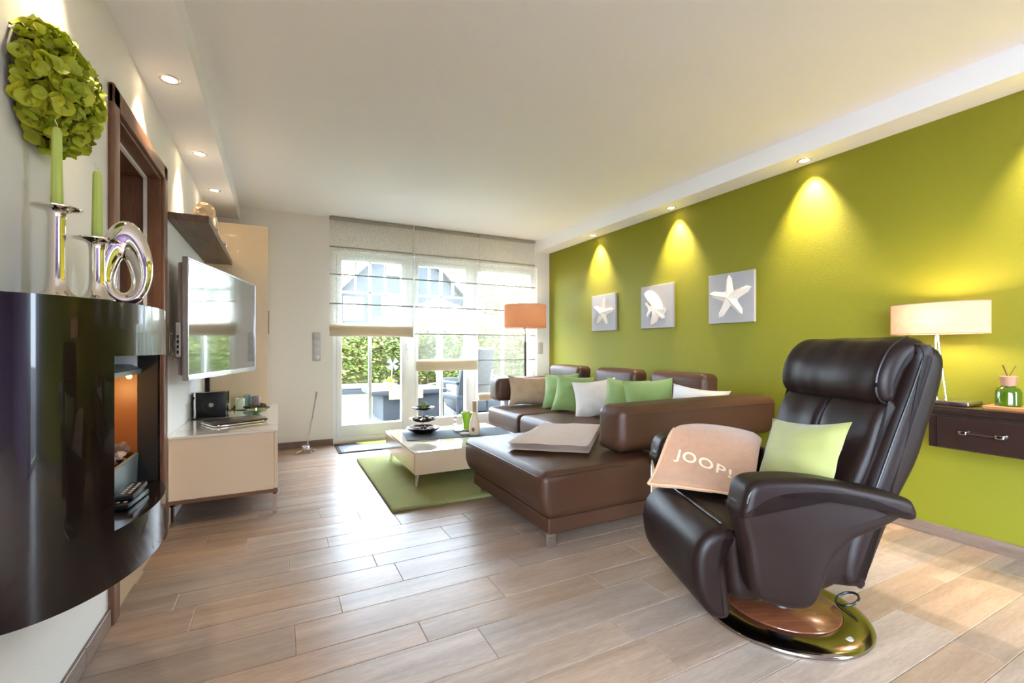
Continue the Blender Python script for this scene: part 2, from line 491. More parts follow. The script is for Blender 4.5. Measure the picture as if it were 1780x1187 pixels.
# left wall: doorway and, behind the camera, an opening added for fill daylight
DY0, DY1, DZ = 2.33, 3.145, 2.02
bm = B()
box(bm, XL-0.25, XL, 0.0, YB+0.3, 2.15, ZC)
box(bm, XL-0.25, XL, YF2-0.2, -3.9, 0, ZC); box(bm, XL-0.25, XL, -3.9, -0.1, 0, 0.1); box(bm, XL-0.25, XL, -3.9, -0.1, 2.28, ZC); box(bm, XL-0.25, XL, -0.1, 0.0, 0, ZC)
box(bm, XL-0.25, XL, 0.0, DY0, 0, 2.15); box(bm, XL-0.25, XL, DY0, DY1, DZ, 2.15); box(bm, XL-0.25, XL, DY1, YB+0.3, 0, 2.15)
struct('wall_left', bm, mt['wall'], smooth=0)
bm = B(); box(bm, XR, XR+0.2, YF-0.2, YB+0.3, 0, ZC); struct('wall_right', bm, mt['green'], smooth=0)
OX0, OX1, OZ = 0.54, 3.14, 2.15
bm = B()
box(bm, XL, OX0, YB, YB+0.3, 0, ZC); box(bm, OX1, XR, YB, YB+0.3, 0, ZC); box(bm, OX0, OX1, YB, YB+0.3, OZ, ZC); box(bm, OX0, OX1, YB, YB+0.3, -0.05, 0.03)
struct('wall_back', bm, mt['wall'], smooth=0)
bm = B()
box(bm, XL, XP, YF2-0.2, YF2, 0, ZC); box(bm, XP, XP+0.1, YF2-0.2, YF-0.2, 0, ZC); box(bm, XP, 2.30, YF-0.2, YF, 0, ZC); box(bm, 3.07, XR, YF-0.2, YF, 0, ZC); box(bm, 2.30, 3.07, YF-0.2, YF, 2.1, ZC)
struct('wall_front', bm, M('aubergine_wall_paint', (112, 92, 118), 0.7, bump=(160, 0.18, 0.004)), smooth=0)
# the hall behind the doorway
bm = B()
box(bm, -2.0, -1.9, 1.5, 4.1, 0, 2.6); box(bm, -1.9, XL-0.25, 1.4, 1.5, 0, 2.6); box(bm, -1.9, XL-0.25, 4.1, 4.2, 0, 2.6); box(bm, -2.0, XL-0.25, 1.4, 4.2, 2.5, 2.6); box(bm, -2.0, XL-0.25, 1.4, 4.2, -0.1, 0.0)
struct('wall_hall', bm, mt['wall'], smooth=0)

# skirting tiles
def skirt(name, x0, x1, y0, y1, m, axis, grow):
    base = B(); box(base, x0, x1, y0, y1, 0, 0.066); s = struct(name, base, mt['grout'], smooth=0)
    a, b = (x0, x1) if axis == 0 else (y0, y1)
    p = a
    while p < b - 0.01:
        q = min(p+0.6, b)
        t = B()
        if axis == 0: box(t, p+G/2, q-G/2, min(y0, y0+grow), max(y1, y1+grow), 0.001, 0.068, 0.0015, 1)
        else: box(t, min(x0, x0+grow), max(x1, x1+grow), p+G/2, q-G/2, 0.001, 0.068, 0.0015, 1)
        mk('tile', t, m, s)
        p = q
skirt('baseboard_left', XL, XL+0.008, 0.2, DY0-0.075, mt['skirt'], 1, 0.004)
skirt('baseboard_back', -0.08, OX0, YB-0.008, YB, mt['skirt_x'], 0, -0.004)
skirt('baseboard_right', XR-0.008, XR, YF, YB, mt['skirt'], 1, -0.004)

# doorway lining and casing
d1 = struct('door_1', box(B(), XL-0.25, XL+0.004, DY0-0.001, DY0+0.02, 0.0, DZ), mt['door_wood'])
for nm, a in (('jamb', (XL-0.25, XL+0.004, DY1-0.02, DY1+0.001, 0.0, DZ)), ('head_jamb', (XL-0.25, XL+0.004, DY0, DY1, DZ-0.02, DZ+0.001))):
    mk(nm, box(B(), *a, 0.002, 1), mt['door_wood'], d1)
for nm, a in (('casing', (XL, XL+0.02, DY0-0.07, DY0+0.008, 0.0, DZ+0.07)), ('casing', (XL, XL+0.02, DY1-0.008, DY1+0.075, 0.0, DZ+0.07)), ('casing_head', (XL, XL+0.02, DY0-0.07, DY1+0.075, DZ-0.008, DZ+0.072))):
    mk(nm, box(B(), *a, 0.006, 2), mt['door_wood'], d1)
for nm, a in (('seal_strip', (XL-0.07, XL-0.055, DY0+0.02, DY0+0.032, 0.0, DZ-0.02)), ('seal_strip', (XL-0.07, XL-0.055, DY0+0.02, DY1-0.02, DZ-0.032, DZ-0.02)), ('seal_strip', (XL-0.07, XL-0.055, DY1-0.032, DY1-0.02, 0.0, DZ-0.02))):
    mk(nm, box(B(), *a), mt['white_plastic'], d1)

# glazed doors / windows in the back wall
YG = 5.46
def win_unit(name, x0, x1, g0, g1, zb, zt, bar, mid, handle=None):
    f = B()
    y0, y1 = YG-0.05, YG+0.04
    box(f, x0, x0+0.045, y0, y1, 0.03, OZ); box(f, x1-0.045, x1, y0, y1, 0.03, OZ)
    box(f, x0+0.045, x1-0.045, y0, y1, OZ-0.05, OZ); box(f, x0+0.045, x1-0.045, y0, y1, 0.03, 0.075)
    w = struct(name, f, mt['frame_white'], smooth=0)
    s = B(); ya, yb = YG-0.065, YG+0.025
    box(s, x0+0.04, g0, ya, yb, 0.065, OZ-0.045, 0.006, 2); box(s, g1, x1-0.04, ya, yb, 0.065, OZ-0.045, 0.006, 2)
    box(s, g0-0.005, g1+0.005, ya, yb, 0.065, zb, 0.006, 2); box(s, g0-0.005, g1+0.005, ya, yb, zt, OZ-0.045, 0.006, 2)
    mk('sash', s, mt['frame_white'], w)
    ym = (YG-0.02, YG+0.02)
    mk('muntin', box(B(), g0, g1, *ym, bar-0.014, bar+0.014, 0.003, 1), mt['frame_white'], w)
    mk('muntin', box(B(), mid-0.018, mid+0.018, ym[0], ym[1], zb, zt, 0.003, 1), mt['frame_white'], w)
    for xx in ((g0+mid)/2, (mid+g1)/2):
        mk('muntin', box(B(), xx-0.012, xx+0.012, *ym, bar, zt, 0.003, 1), mt['frame_white'], w)
    xs = [g0, (g0+mid)/2, mid, (mid+g1)/2, g1]
    for a, b in zip(xs, xs[1:]): mk('pane', box(B(), a, b, YG-0.003, YG+0.003, bar, zt), mt['glass'], w, 0)
    for a, b in ((g0, mid), (mid, g1)): mk('pane', box(B(), a, b, YG-0.003, YG+0.003, zb, bar), mt['glass'], w, 0)
    if handle:
        h = B(); box(h, handle-0.012, handle+0.012, ya-0.012, ya, 0.98, 1.12, 0.004); tube(h, [(handle, ya-0.01, 1.05), (handle, ya-0.045, 1.05), (handle, ya-0.05, 1.03), (handle, ya-0.05, 0.93)], 0.008)
        mk('handle', h, mt['white_plastic'], w)
    return w
win_unit('window_1', 0.54, 1.425, 0.636, 1.305, 0.20, 2.05, 1.70, 0.95, 1.365)
win_unit('window_2', 1.425, 2.20, 1.505, 2.118, 0.21, 2.05, 1.70, 1.81, 2.16)
win_unit('window_3', 2.20, 3.14, 2.285, 3.055, 0.22, 2.05, 1.70, 2.665)
# unseen side window added to fill the room with daylight; glazed door behind the camera
f = B()
for a in ((-3.9, -3.84, 0.1, 2.28), (-0.16, -0.1, 0.1, 2.28), (-3.84, -0.16, 0.1, 0.16), (-3.84, -0.16, 2.22, 2.28), (-2.02, -1.98, 0.16, 2.22)):
    box(f, XL-0.16, XL-0.09, a[0], a[1], a[2], a[3])
w4 = struct('fill_window', f, mt['frame_white'], smooth=0)
mk('pane', box(B(), XL-0.127, XL-0.123, -3.84, -2.02, 0.16, 2.22), mt['glass'], w4, 0); mk('pane', box(B(), XL-0.127, XL-0.123, -1.98, -0.16, 0.16, 2.22), mt['glass'], w4, 0)
f = B()
for a in ((2.30, 2.35, 0, 2.1), (3.02, 3.07, 0, 2.1), (2.35, 3.02, 0.0, 0.06), (2.35, 3.02, 2.05, 2.1)):
    box(f, a[0], a[1], YF-0.13, YF-0.06, a[2], a[3])
d2 = struct('door_2', f, mt['frame_white'], smooth=0)
mk('pane', box(B(), 2.35, 3.02, YF-0.097, YF-0.093, 0.06, 2.05), mt['glass'], d2, 0)

# recessed spots in the two soffits
mt['bulb'] = M('spot_lens', (255, 240, 215), 0.4, emit=((255, 226, 180), 12.0))
mt['ring'] = M('spot_ring', (235, 228, 220), 0.25, 0.6)
def downlight(x, y, label, tilt, energy, group):
    t = thing('ceiling_spotlight', label, 'spotlight', (x, y, ZS), group=group)
    b = B(); lathe(b, [(0.030, 0.0), (0.031, -0.004), (0.040, -0.006), (0.045, -0.001), (0.045, 0.004)], 28, (x, y, ZS)); mk('ring', b, mt['ring'], t)
    b = B(); lathe(b, [(0.0, -0.001), (0.031, -0.001), (0.031, 0.006), (0, 0.006)], 24, (x, y, ZS)); mk('lens', b, mt['bulb'], t)
    l = bpy.data.lights.new('spot', 'SPOT'); l.energy = energy; l.spot_size = R(72); l.spot_blend = 1.0; l.color = (1.0, 0.83, 0.58); l.shadow_soft_size = 0.02
    o = bpy.data.objects.new('spot_beam', l); COL.objects.link(o); o.parent = t; o.location = (0, 0, -0.012); o.rotation_euler = (0, tilt, 0)
SPOT_R, SPOT_L = 56.0, 12.0
for y, d in ((1.72, 'nearest spotlight over the green flower ball'), (2.71, 'spotlight above the brown doorway'), (3.66, 'spotlight above the wooden shelf, second from the far wall'), (4.455, 'spotlight above the far end of the wooden shelf')):
    downlight(-0.465, y, 'recessed ceiling ' + d, R(10), SPOT_L, 'spotlights along the white wall')
for y, d in ((4.25, 'above the smaller starfish picture'), (3.08, 'above the fish picture'), (1.88, 'nearest to the viewer over the green wall')):
    downlight(3.24, y, 'recessed ceiling spotlight ' + d, R(-9), SPOT_R, 'spotlights along the green wall')
downlight(3.24, 0.68, 'recessed ceiling spotlight above the dark console', R(-9), SPOT_R, 'spotlights along the green wall')

# ================================================================== BLINDS
def blind(label, x0, x1, zbot, hemh, rods, chain_x):
    y = 5.30
    t = thing('roman_blind', label, 'blind', ((x0+x1)/2, y, zbot), group='sheer roman blinds at the glazed doors')
    b = B(); n, m = 12, 40
    g = [[b.verts.new((x0 + (x1-x0)*i/n, y + 0.004*math.sin(j*0.9)*math.sin(i*0.5+j*0.2), zbot+hemh*0.3 + (2.465-zbot-hemh*0.3)*j/m)) for j in range(m+1)] for i in range(n+1)]
    for i in range(n):
        for j in range(m): b.faces.new((g[i][j], g[i+1][j], g[i+1][j+1], g[i][j+1]))
    mk('cloth', b, mt['sheer'], t)
    for z in rods:
        b = B(); box(b, x0, x1, y-0.011, y-0.004, z-0.007, z+0.007, 0.002, 1); mk('rod', b, mt['rod'], t)
    # folded cloth packed at the bottom
    b = B()
    for k in range(5):
        yy = y - 0.024 + k*0.008
        prof = [(x0, yy), (x1, yy)]
        zz0, zz1 = zbot + 0.004*k, zbot + hemh - 0.006*((k*2) % 5)
        box(b, x0+0.001*k, x1-0.001*k, yy, yy+0.0035, zz0, zz1, 0.0012, 1)
    mk('folded_hem', b, mt['hem'], t)
    b = B(); box(b, x0, x1, y-0.02, y+0.02, 2.462, 2.497, 0.004); mk('head_rail', b, mt['rod'], t)
    b = B()
    z = 2.44
    while z > max(zbot-0.02, 0.75):
        bmesh.ops.create_icosphere(b, subdivisions=1, radius=0.0042, matrix=Matrix.Translation((chain_x, y-0.034, z))); z -= 0.0115
    tube(b, [(chain_x, y-0.034, 2.46), (chain_x, y-0.034, max(zbot-0.02, 0.75))], 0.001, 4)
    mk('bead_chain', b, mt['rod'], t)
    return t
blind('sheer white blind over the leftmost glazed door, raised highest', 0.497, 1.415, 1.19, 0.142, (2.17, 1.87, 1.55), 1.405)
blind('sheer white blind over the middle glazed door, half lowered', 1.437, 2.228, 0.79, 0.14, (2.17, 1.87, 1.55, 1.23), 2.222)
blind('sheer white blind lowered farthest, behind the floor lamp', 2.240, 3.068, 0.40, 0.10, (2.17, 1.87, 1.55, 1.23, 0.91, 0.60), 2.252)

# switches
def switch(x0, x1, z0, z1, n, label, m):
    t = thing('light_switch', label, 'switch', ((x0+x1)/2, YB, z0))
    b = B(); box(b, x0, x1, YB-0.008, YB, z0, z1, 0.003, 2); mk('plate', b, m, t)
    h = (z1-z0)/n
    for k in range(n):
        b = B(); box(b, x0+0.010, x1-0.010, YB-0.014, YB-0.007, z0+h*k+0.011, z0+h*(k+1)-0.011, 0.003, 2); mk('rocker', b, m, t)
switch(0.332, 0.413, 0.925, 1.232, 4, 'tall silver-grey switch panel left of the glazed doors', mt['grey_switch'])
switch(3.150, 3.228, 0.985, 1.140, 2, 'small silver-grey double switch right of the floor lamp', mt['grey_switch'])

# ================================================================== LEFT SIDE
# ---- wall fireplace with curved glossy front
FY, FA, FD, FZ0, FZ1, FO0, FO1 = 1.83, 0.43, 0.243, 0.437, 1.194, 0.581, 1.047
fp = thing('electric_fireplace', 'dark glossy curved wall fireplace with an open niche, beside the brown doorway', 'fireplace', (XL, FY, FZ0))
def fcurve(deg): return (XL + 0.001 + FD*math.sin(R(deg)), FY - FA*math.cos(R(deg)))
degs = [52*i/14 for i in range(15)] + [52 + 76*i/20 for i in range(1, 21)] + [128 + 52*i/14 for i in range(1, 15)]
lev = [FZ0, FO0, FO1, FZ1]
b = B()
V = [[b.verts.new((*fcurve(d), z)) for z in lev] for d in degs]
for i in range(len(degs)-1):
    hole = degs[i] >= 51.99 and degs[i+1] <= 128.01
    for j in range(3):
        if j == 1 and hole: continue
        b.faces.new((V[i][j], V[i+1][j], V[i+1][j+1], V[i][j+1]))
for j in (0, 3): b.faces.new([V[i][j] for i in range(len(degs))])
for z, sgn in ((FO0, 1), (FO1, 1)):
    b.faces.new([b.verts.new((*fcurve(d), z)) for d in degs if 51.9 < d < 128.1] + [b.verts.new((XL+0.012, fcurve(128)[1], z)), b.verts.new((XL+0.012, fcurve(52)[1], z))])
for d in (52, 128):
    x, y = fcurve(d)
    b.faces.new([b.verts.new(p) for p in ((x, y, FO0), (x, y, FO1), (XL+0.001, y, FO1), (XL+0.001, y, FO0))])
body = mk('body', b, mt['fire_body'], fp, 50)
oy0, oy1 = fcurve(52)[1], fcurve(128)[1]
mk('niche_back', box(B(), XL+0.004, XL+0.012, oy0, oy1, FO0, FO1), mt['fire_back'], fp, 0)
mk('niche_side', box(B(), -0.452, -0.394, oy1-0.006, oy1-0.001, FO0+0.001, FO1-0.001), mt['dark'], fp, 0)
mk('firebox_side', box(B(), XL+0.012, -0.453, oy1-0.006, oy1-0.001, FO0+0.001, 0.985), mt['fire_back'], fp, 0)
mk('reflection_panel', box(B(), XL+0.012, -0.453, oy1-0.008, oy1-0.001, 0.986, FO1-0.001), mt['white_plastic'], fp, 0)  # pale panel colours in the whitish reflection above the flap
b = B(); prism(b, [(-0.565, 1.012), (-0.47, 1.010), (-0.438, 0.992), (-0.442, 0.976), (-0.50, 0.972), (-0.565, 0.985)], oy0+0.004, oy1-0.009, 0.002, 1); mk('heat_flap', b, mt['fire_grey'], fp)
b = B(); prism(b, [(-0.565, FO0), (-0.455, FO0), (-0.448, 0.690), (-0.456, 0.692), (-0.463, 0.60), (-0.565, 0.60)], oy0+0.006, oy1-0.009, 0.002, 1); mk('ember_tray', b, mt['fire_grey'], fp)
mt['ember'] = M('ember_chunks', (92, 46, 42), 0.5, var=((196, 178, 170), 22, 3.5))
mt['log'] = M('ash_log', (170, 142, 118), 0.8, bump=(40, 1, 0.01), var=((92, 62, 48), 16, 2.5))
b = B()
for k in range(170):
    c = Vector((rnd.uniform(-0.545, -0.468), rnd.uniform(oy0+0.02, oy1-0.028), rnd.uniform(0.64, 0.715)))
    s = rnd.uniform(0.010, 0.019)
    rr = bmesh.ops.create_icosphere(b, subdivisions=1, radius=s, matrix=Matrix.Translation(c))
    for v in rr['verts']: v.co = c + (v.co-c)*rnd.uniform(0.65, 1.25)
em = mk('ember_bed', b, mt['ember'], fp, 0); em['kind'] = 'stuff'
for p0, p1, r in (((-0.53, 1.62, 0.72), (-0.50, 1.86, 0.745), 0.028), ((-0.49, 1.84, 0.70), (-0.52, 1.985, 0.80), 0.026), ((-0.52, 1.90, 0.73), (-0.485, 2.05, 0.725), 0.018)):
    b = B(); P = [Vector(p0).lerp(Vector(p1), i/7) + Vector((0, 0, 0.006*math.sin(i*2))) for i in range(8)]
    tube(b, P, [r*(0.85+0.15*math.cos(i*1.3)) for i in range(8)], 9); mk('log', b, mt['log'], fp, 60)
mt['amber'] = M('amber_lamp', (255, 190, 110), 0.4, emit=((255, 170, 70), 8.0))
b = B(); bmesh.ops.create_icosphere(b, subdivisions=2, radius=0.008, matrix=Matrix.Translation((-0.447, 1.96, 0.972))); mk('amber_lamp', b, mt['amber'], fp)
pl = bpy.data.lights.new('fire_glow', 'POINT'); pl.energy = 0.6; pl.color = (1, 0.55, 0.18); pl.shadow_soft_size = 0.02
po = bpy.data.objects.new('fire_glow', pl); COL.objects.link(po); po.parent = fp; po.location = (0.06, 0.06, 0.47)

def remote(loc, rz, label, m, edge):
    t = thing('remote_control', label, 'remote control', loc, rz)
    b = B(); box(b, -0.085, 0.085, -0.024, 0.024, 0.0, 0.018, 0.005, 2); mk('case', b, m, t)
    b = B(); box(b, -0.086, 0.086, 0.0215, 0.0255, 0.004, 0.015, 0.001, 1); mk('side_strip', b, edge, t)
    for i in range(6):
        for j in range(2):
            b = B(); lathe(b, [(0, 0.0205), (0.0042, 0.0202), (0.0048, 0.0175)], 10, (-0.06+0.022*i, -0.009+0.018*j, 0)); mk('button', b, mt['grey_switch'], t)
remote((-0.415, 1.83, FO0+0.001), R(84), 'black remote control on the ledge of the fireplace, lower of two', mt['black'], mt['silver'])
remote((-0.418, 1.86, FO0+0.0195), R(90), 'black remote control stacked on another on the fireplace ledge', mt['black'], mt['fire_grey'])

# ---- candlesticks with candles on the fireplace top
def candlestick(x, y, z, h, label_s, label_c, cl):
    b = B()
    prof = [(0, 0.0), (0.037, 0.0), (0.038, 0.004), (0.034, 0.009), (0.024, 0.018), (0.0185, 0.032), (0.0165, 0.05), (0.0165, h-0.03), (0.019, h-0.014), (0.028, h-0.006), (0.047, h-0.003), (0.048, h), (0.046, h+0.001), (0.024, h-0.002), (0.018, h-0.004), (0, h-0.004)]
    lathe(b, prof, 40, (x, y, z)); one('candlestick', b, mt['silver'], label_s, 'candlestick', 'silver candlesticks on the fireplace', 40)
    t = thing('taper_candle', label_c, 'candle', (x, y, z+h-0.003), group='tall green candles')
    b = B(); lathe(b, [(0, 0), (0.0125, 0), (0.0125, 0.02), (0.0098, cl-0.012), (0.0065, cl-0.003), (0.002, cl), (0, cl)], 10, (x, y, z+h-0.003)); mk('wax', b, mt['candle_green'], t, 30)
    b = B(); zt = z+h-0.003+cl; tube(b, [(x, y, zt-0.003), (x+0.001, y, zt+0.006), (x-0.003, y+0.001, zt+0.013), (x-0.004, y+0.001, zt+0.018)], 0.0011, 6); mk('wick', b, mt['wick'], t)
candlestick(-0.492, 1.535, FZ1, 0.226, 'tall silver candlestick with flared dish, nearer on the fireplace', 'tall pale green taper candle on the taller candlestick', 0.205)
candlestick(-0.430, 1.592, FZ1, 0.165, 'shorter silver candlestick beside the oval silver ornament', 'pale green taper candle on the shorter candlestick', 0.188)
# oval silver ornament with a hole
t = thing('oval_ornament', 'polished silver oval ornament with a tear-shaped hole, on the fireplace', 'ornament', (-0.405, 1.745, FZ1), R(10))
b = B(); n, m_ = 48, 14
ring = []
for i in range(n):
    a = 2*math.pi*i/n
    co, si = math.cos(a), math.sin(a)
    ox, oz = 0.064*co*(1-0.10*si), 0.128 + 0.128*si
    ix, iz = -0.006 + 0.017*co*(1-0.45*si), 0.090 + 0.050*si
    row = []
    for k in range(m_):
        p = 2*math.pi*k/m_
        u = 0.5 + 0.5*math.cos(p); u2 = u
        x = ix + (ox-ix)*u2; z = iz + (oz-iz)*u2
        th = 0.034*math.sin(p)*(0.75+0.25*math.cos(p))
        row.append(b.verts.new((x, th, z)))
    ring.append(row)
for i in range(n):
    for k in range(m_):
        b.faces.new((ring[i][k], ring[(i+1) % n][k], ring[(i+1) % n][(k+1) % m_], ring[i][(k+1) % m_]))
mk('oval_ring', b, mt['silver'], t, 60)

# ---- hydrangea ball on the wall
mt['petal'] = M('hydrangea_petal', (176, 188, 34), 0.5, var=((214, 212, 70), 34, 2.0), rand=(134, 150, 24))
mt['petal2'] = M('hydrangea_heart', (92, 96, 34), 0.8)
fl = thing('hydrangea_wreath', 'dense round ball of green hydrangea petals hung on the white wall', 'wreath', (XL, 1.65, 1.755))
b = B()
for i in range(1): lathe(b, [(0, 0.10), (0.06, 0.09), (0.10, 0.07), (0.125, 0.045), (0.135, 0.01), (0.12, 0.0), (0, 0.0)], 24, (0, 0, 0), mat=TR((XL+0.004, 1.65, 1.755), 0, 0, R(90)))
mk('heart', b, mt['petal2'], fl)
leafm = []
for s in range(6):
    b = B(); n = 5; g = {}
    for i in range(n+1):
        for j in range(n+1):
            u, v = -1+2*i/n, -1+2*j/n
            x = u*math.sqrt(1-v*v/2); y = v*math.sqrt(1-u*u/2)
            z = 0.42*(x*x+y*y) + 0.38*noise.noise(Vector((x*1.7+s*4, y*1.7, s))) + 0.1*math.sin(5*x+s)*y
            g[i, j] = b.verts.new((x*0.034, y*0.030, z*0.034))
    for i in range(n):
        for j in range(n): b.faces.new((g[i, j], g[i+1, j], g[i+1, j+1], g[i, j+1]))
    me = bpy.data.meshes.new('petal'); b.to_mesh(me); b.free()
    me.polygons.foreach_set('use_smooth', [True]*len(me.polygons)); me.materials.append(mt['petal']); leafm.append(me)
for k in range(290):
    q = (k+0.5)/290
    rr = math.sqrt(q); a = k*2.39996
    lean = rr*R(88)
    base = Vector((0.02 + 0.10*math.cos(lean), 0.138*math.sin(lean)*math.cos(a), 0.144*math.sin(lean)*math.sin(a)))
    nrm = Vector((math.cos(lean)*0.9+0.1, math.sin(lean)*math.cos(a), math.sin(lean)*math.sin(a))).normalized()
    nrm = (nrm + Vector((rnd.uniform(-1.1, 1.1), rnd.uniform(-1.1, 1.1), rnd.uniform(-1.1, 1.1)))).normalized()
    o = bpy.data.objects.new('petal', leafm[k % 6]); COL.objects.link(o); o.parent = fl
    o.location = base + nrm*rnd.uniform(-0.008, 0.016)
    o.rotation_mode = 'QUATERNION'
    o.rotation_quaternion = nrm.to_track_quat('Z', 'Y') @ Matrix.Rotation(rnd.uniform(0, 6.28), 3, 'Z').to_quaternion()
    s = rnd.uniform(0.48, 0.84); o.scale = (s, s, s*1.1)

# ---- wooden wall shelf and what stands on it
b = B(); box(b, XL, -0.372, 3.30, 4.885, 1.825, 1.868, 0.002, 1); one('wall_shelf', b, mt['shelf_wood'], 'dark wooden floating shelf above the television', 'shelf')
mt['cream_orn'] = M('cream_ceramic', (232, 210, 178), 0.5)
b = B()
cc = Vector((-0.425, 3.56, 1.955))
for k in range(26):
    z = 1 - 2*(k+0.5)/26; a = k*2.39996; r = math.sqrt(1-z*z)
    d = Vector((r*math.cos(a), r*math.sin(a), z))
    lathe(b, [(0.006, -0.012), (0.008, 0), (0.016, 0.010), (0.022, 0.012), (0.014, 0.006), (0, 0.002)], 8, mat=Matrix.Translation(cc + d*0.045) @ d.to_track_quat('Z', 'Y').to_matrix().to_4x4())
lathe(b, [(0, -0.087), (0.025, -0.087), (0.026, -0.08), (0.008, -0.07), (0.008, -0.03), (0, -0.03)], 14, cc)
one('blossom_ornament', b, mt['cream_orn'], 'cream ball ornament of little blossoms at the near end of the shelf', 'ornament')
b = B(); lathe(b, [(0, 0.0), (0.06, 0.002), (0.085, 0.012), (0.095, 0.022), (0.092, 0.026), (0.07, 0.018), (0, 0.012)], 36, mat=TR((-0.412, 3.84, 1.963+0.005), 0, 0, R(80)), sx=1.0, sy=0.75)
one('oval_plate', b, mt['silver'], 'upright polished silver oval dish on the wooden shelf', 'dish')
b = B(); lathe(b, [(0, 0), (0.022, 0.0), (0.036, 0.018), (0.040, 0.036), (0.032, 0.054), (0.02, 0.06), (0, 0.058)], 20, (-0.405, 4.36, 1.868)); one('round_vase', b, mt['steel'], 'small round grey vase near the far end of the shelf', 'vase')

# ---- tall cream cabinet by the back wall
tc = thing('tall_cabinet', 'tall glossy cream cabinet in the corner beyond the television', 'cabinet', (-0.33, 5.13, 0))
mk('body', box(B(), XL+0.002, -0.092, 4.92, YB-0.012, 0.0, 2.212, 0.002, 1), mt['cream2'], tc)
mk('side_panel', box(B(), XL+0.002, -0.082, 4.899, 4.918, 0.01, 2.212, 0.002, 1), mt['cream2'], tc)
mk('edge_grip', box(B(), -0.0815, -0.075, 4.902, 4.916, 1.20, 1.42), mt['brown_wood'], tc)

# ---- low television cabinet
lc = thing('television_cabinet', 'low glossy cream cabinet on chrome legs under the television', 'cabinet', (-0.29, 4.07, 0))
mk('body', box(B(), XL+0.003, -0.022, 3.325, 4.82, 0.156, 0.525, 0.002, 1), mt['cream'], lc)
mk('base_board', box(B(), XL+0.003, 0.0, 3.315, 4.825, 0.136, 0.156, 0.001, 1), mt['brown_wood'], lc)
mk('top_panel', box(B(), XL+0.003, 0.002, 3.318, 4.825, 0.526, 0.540, 0.002, 1), mt['creamtop'], lc)
for i in range(3):
    y0 = 3.328 + i*0.498
    dd = mk('door', box(B(), -0.021, -0.001, y0, y0+0.494, 0.160, 0.523, 0.002, 1), mt['cream'], lc)
for x, y in ((-0.012, 3.33), (-0.012, 4.81), (-0.555, 3.33), (-0.555, 4.81)):
    s = -1 if x < -0.1 else 1
    l = B(); box(l, x-0.018, x+0.006, y-0.010, y+0.010, 0.0, 0.136, 0.002, 1); box(l, *((x-0.05, x+0.006) if s > 0 else (x-0.018, x+0.03)), y-0.010, y+0.010, 0.126, 0.1358); mk('leg', l, mt['chrome'], lc)

# things on it
t = thing('loudspeaker', 'small black square loudspeaker on the cream television cabinet', 'speaker', (-0.45, 4.20, 0.5401), 0.0)
b = B(); box(b, -0.094, 0.094, -0.09, 0.09, 0.004, 0.188, 0.006, 2); mk('case', b, mt['black'], t)
for sx in (-1, 1):
    b = B(); box(b, sx*0.098-0.004, sx*0.098+0.004, -0.094, 0.094, 0.0, 0.194, 0.002, 1); mk('silver_side', b, mt['chrome'], t)
b = B(); box(b, -0.094, 0.094, -0.094, 0.094, 0.189, 0.195, 0.002, 1); mk('top_strip', b, mt['chrome'], t)
b = B(); lathe(b, [(0.0, 0.0), (0.018, 0.0), (0.022, -0.006), (0.05, -0.001), (0.056, 0.003), (0.06, 0.001), (0.06, -0.006)], 32, mat=TR((0.0, -0.0905, 0.095), 0, R(90), 0)); mk('cone', b, M('speaker_cone', (44, 42, 46), 0.35), t)
b = B(); lathe(b, [(0.0, 0.007), (0.012, 0.006), (0.018, 0.001)], 24, mat=TR((0.0, -0.0915, 0.095), 0, R(90), 0)); mk('dust_cap', b, mt['steel'], t)
b = B(); P = spline([(-0.555, 4.20, 0.70), (-0.572, 4.14, 0.66), (-0.560, 4.08, 0.60), (-0.568, 4.12, 0.549), (-0.55, 4.05, 0.5435), (-0.50, 4.02, 0.5435)], 8); tube(b, P, 0.0035, 6)
one('cable', b, mt['black'], 'black cable curling behind the loudspeaker', 'cable')
b = B(); box(b, -0.345, -0.333, 4.12, 4.30, 0.5402, 0.735, 0.002, 1); one('disc_case', b, mt['silver'], 'silver upright disc case beside the loudspeaker', 'case')
t = thing('laptop', 'closed dark brown laptop lying on the cream cabinet', 'laptop', (-0.27, 3.74, 0.5401), R(24))
b = B(); box(b, -0.17, 0.17, -0.125, 0.125, 0.001, 0.014, 0.006, 2); mk('base', b, mt['silver'], t)
b = B(); box(b, -0.172, 0.172, -0.127, 0.127, 0.0142, 0.026, 0.006, 2); mk('lid', b, M('laptop_lid', (58, 42, 40), 0.35, coat=0.3), t)
for sx in (-0.14, 0.14):
    b = B(); lathe(b, [(0, 0.003), (0.005, 0.002), (0.006, 0)], 12, mat=TR((sx, -0.1265, 0.012), 0, R(90))); mk('hinge_cap', b, mt['chrome'], t)
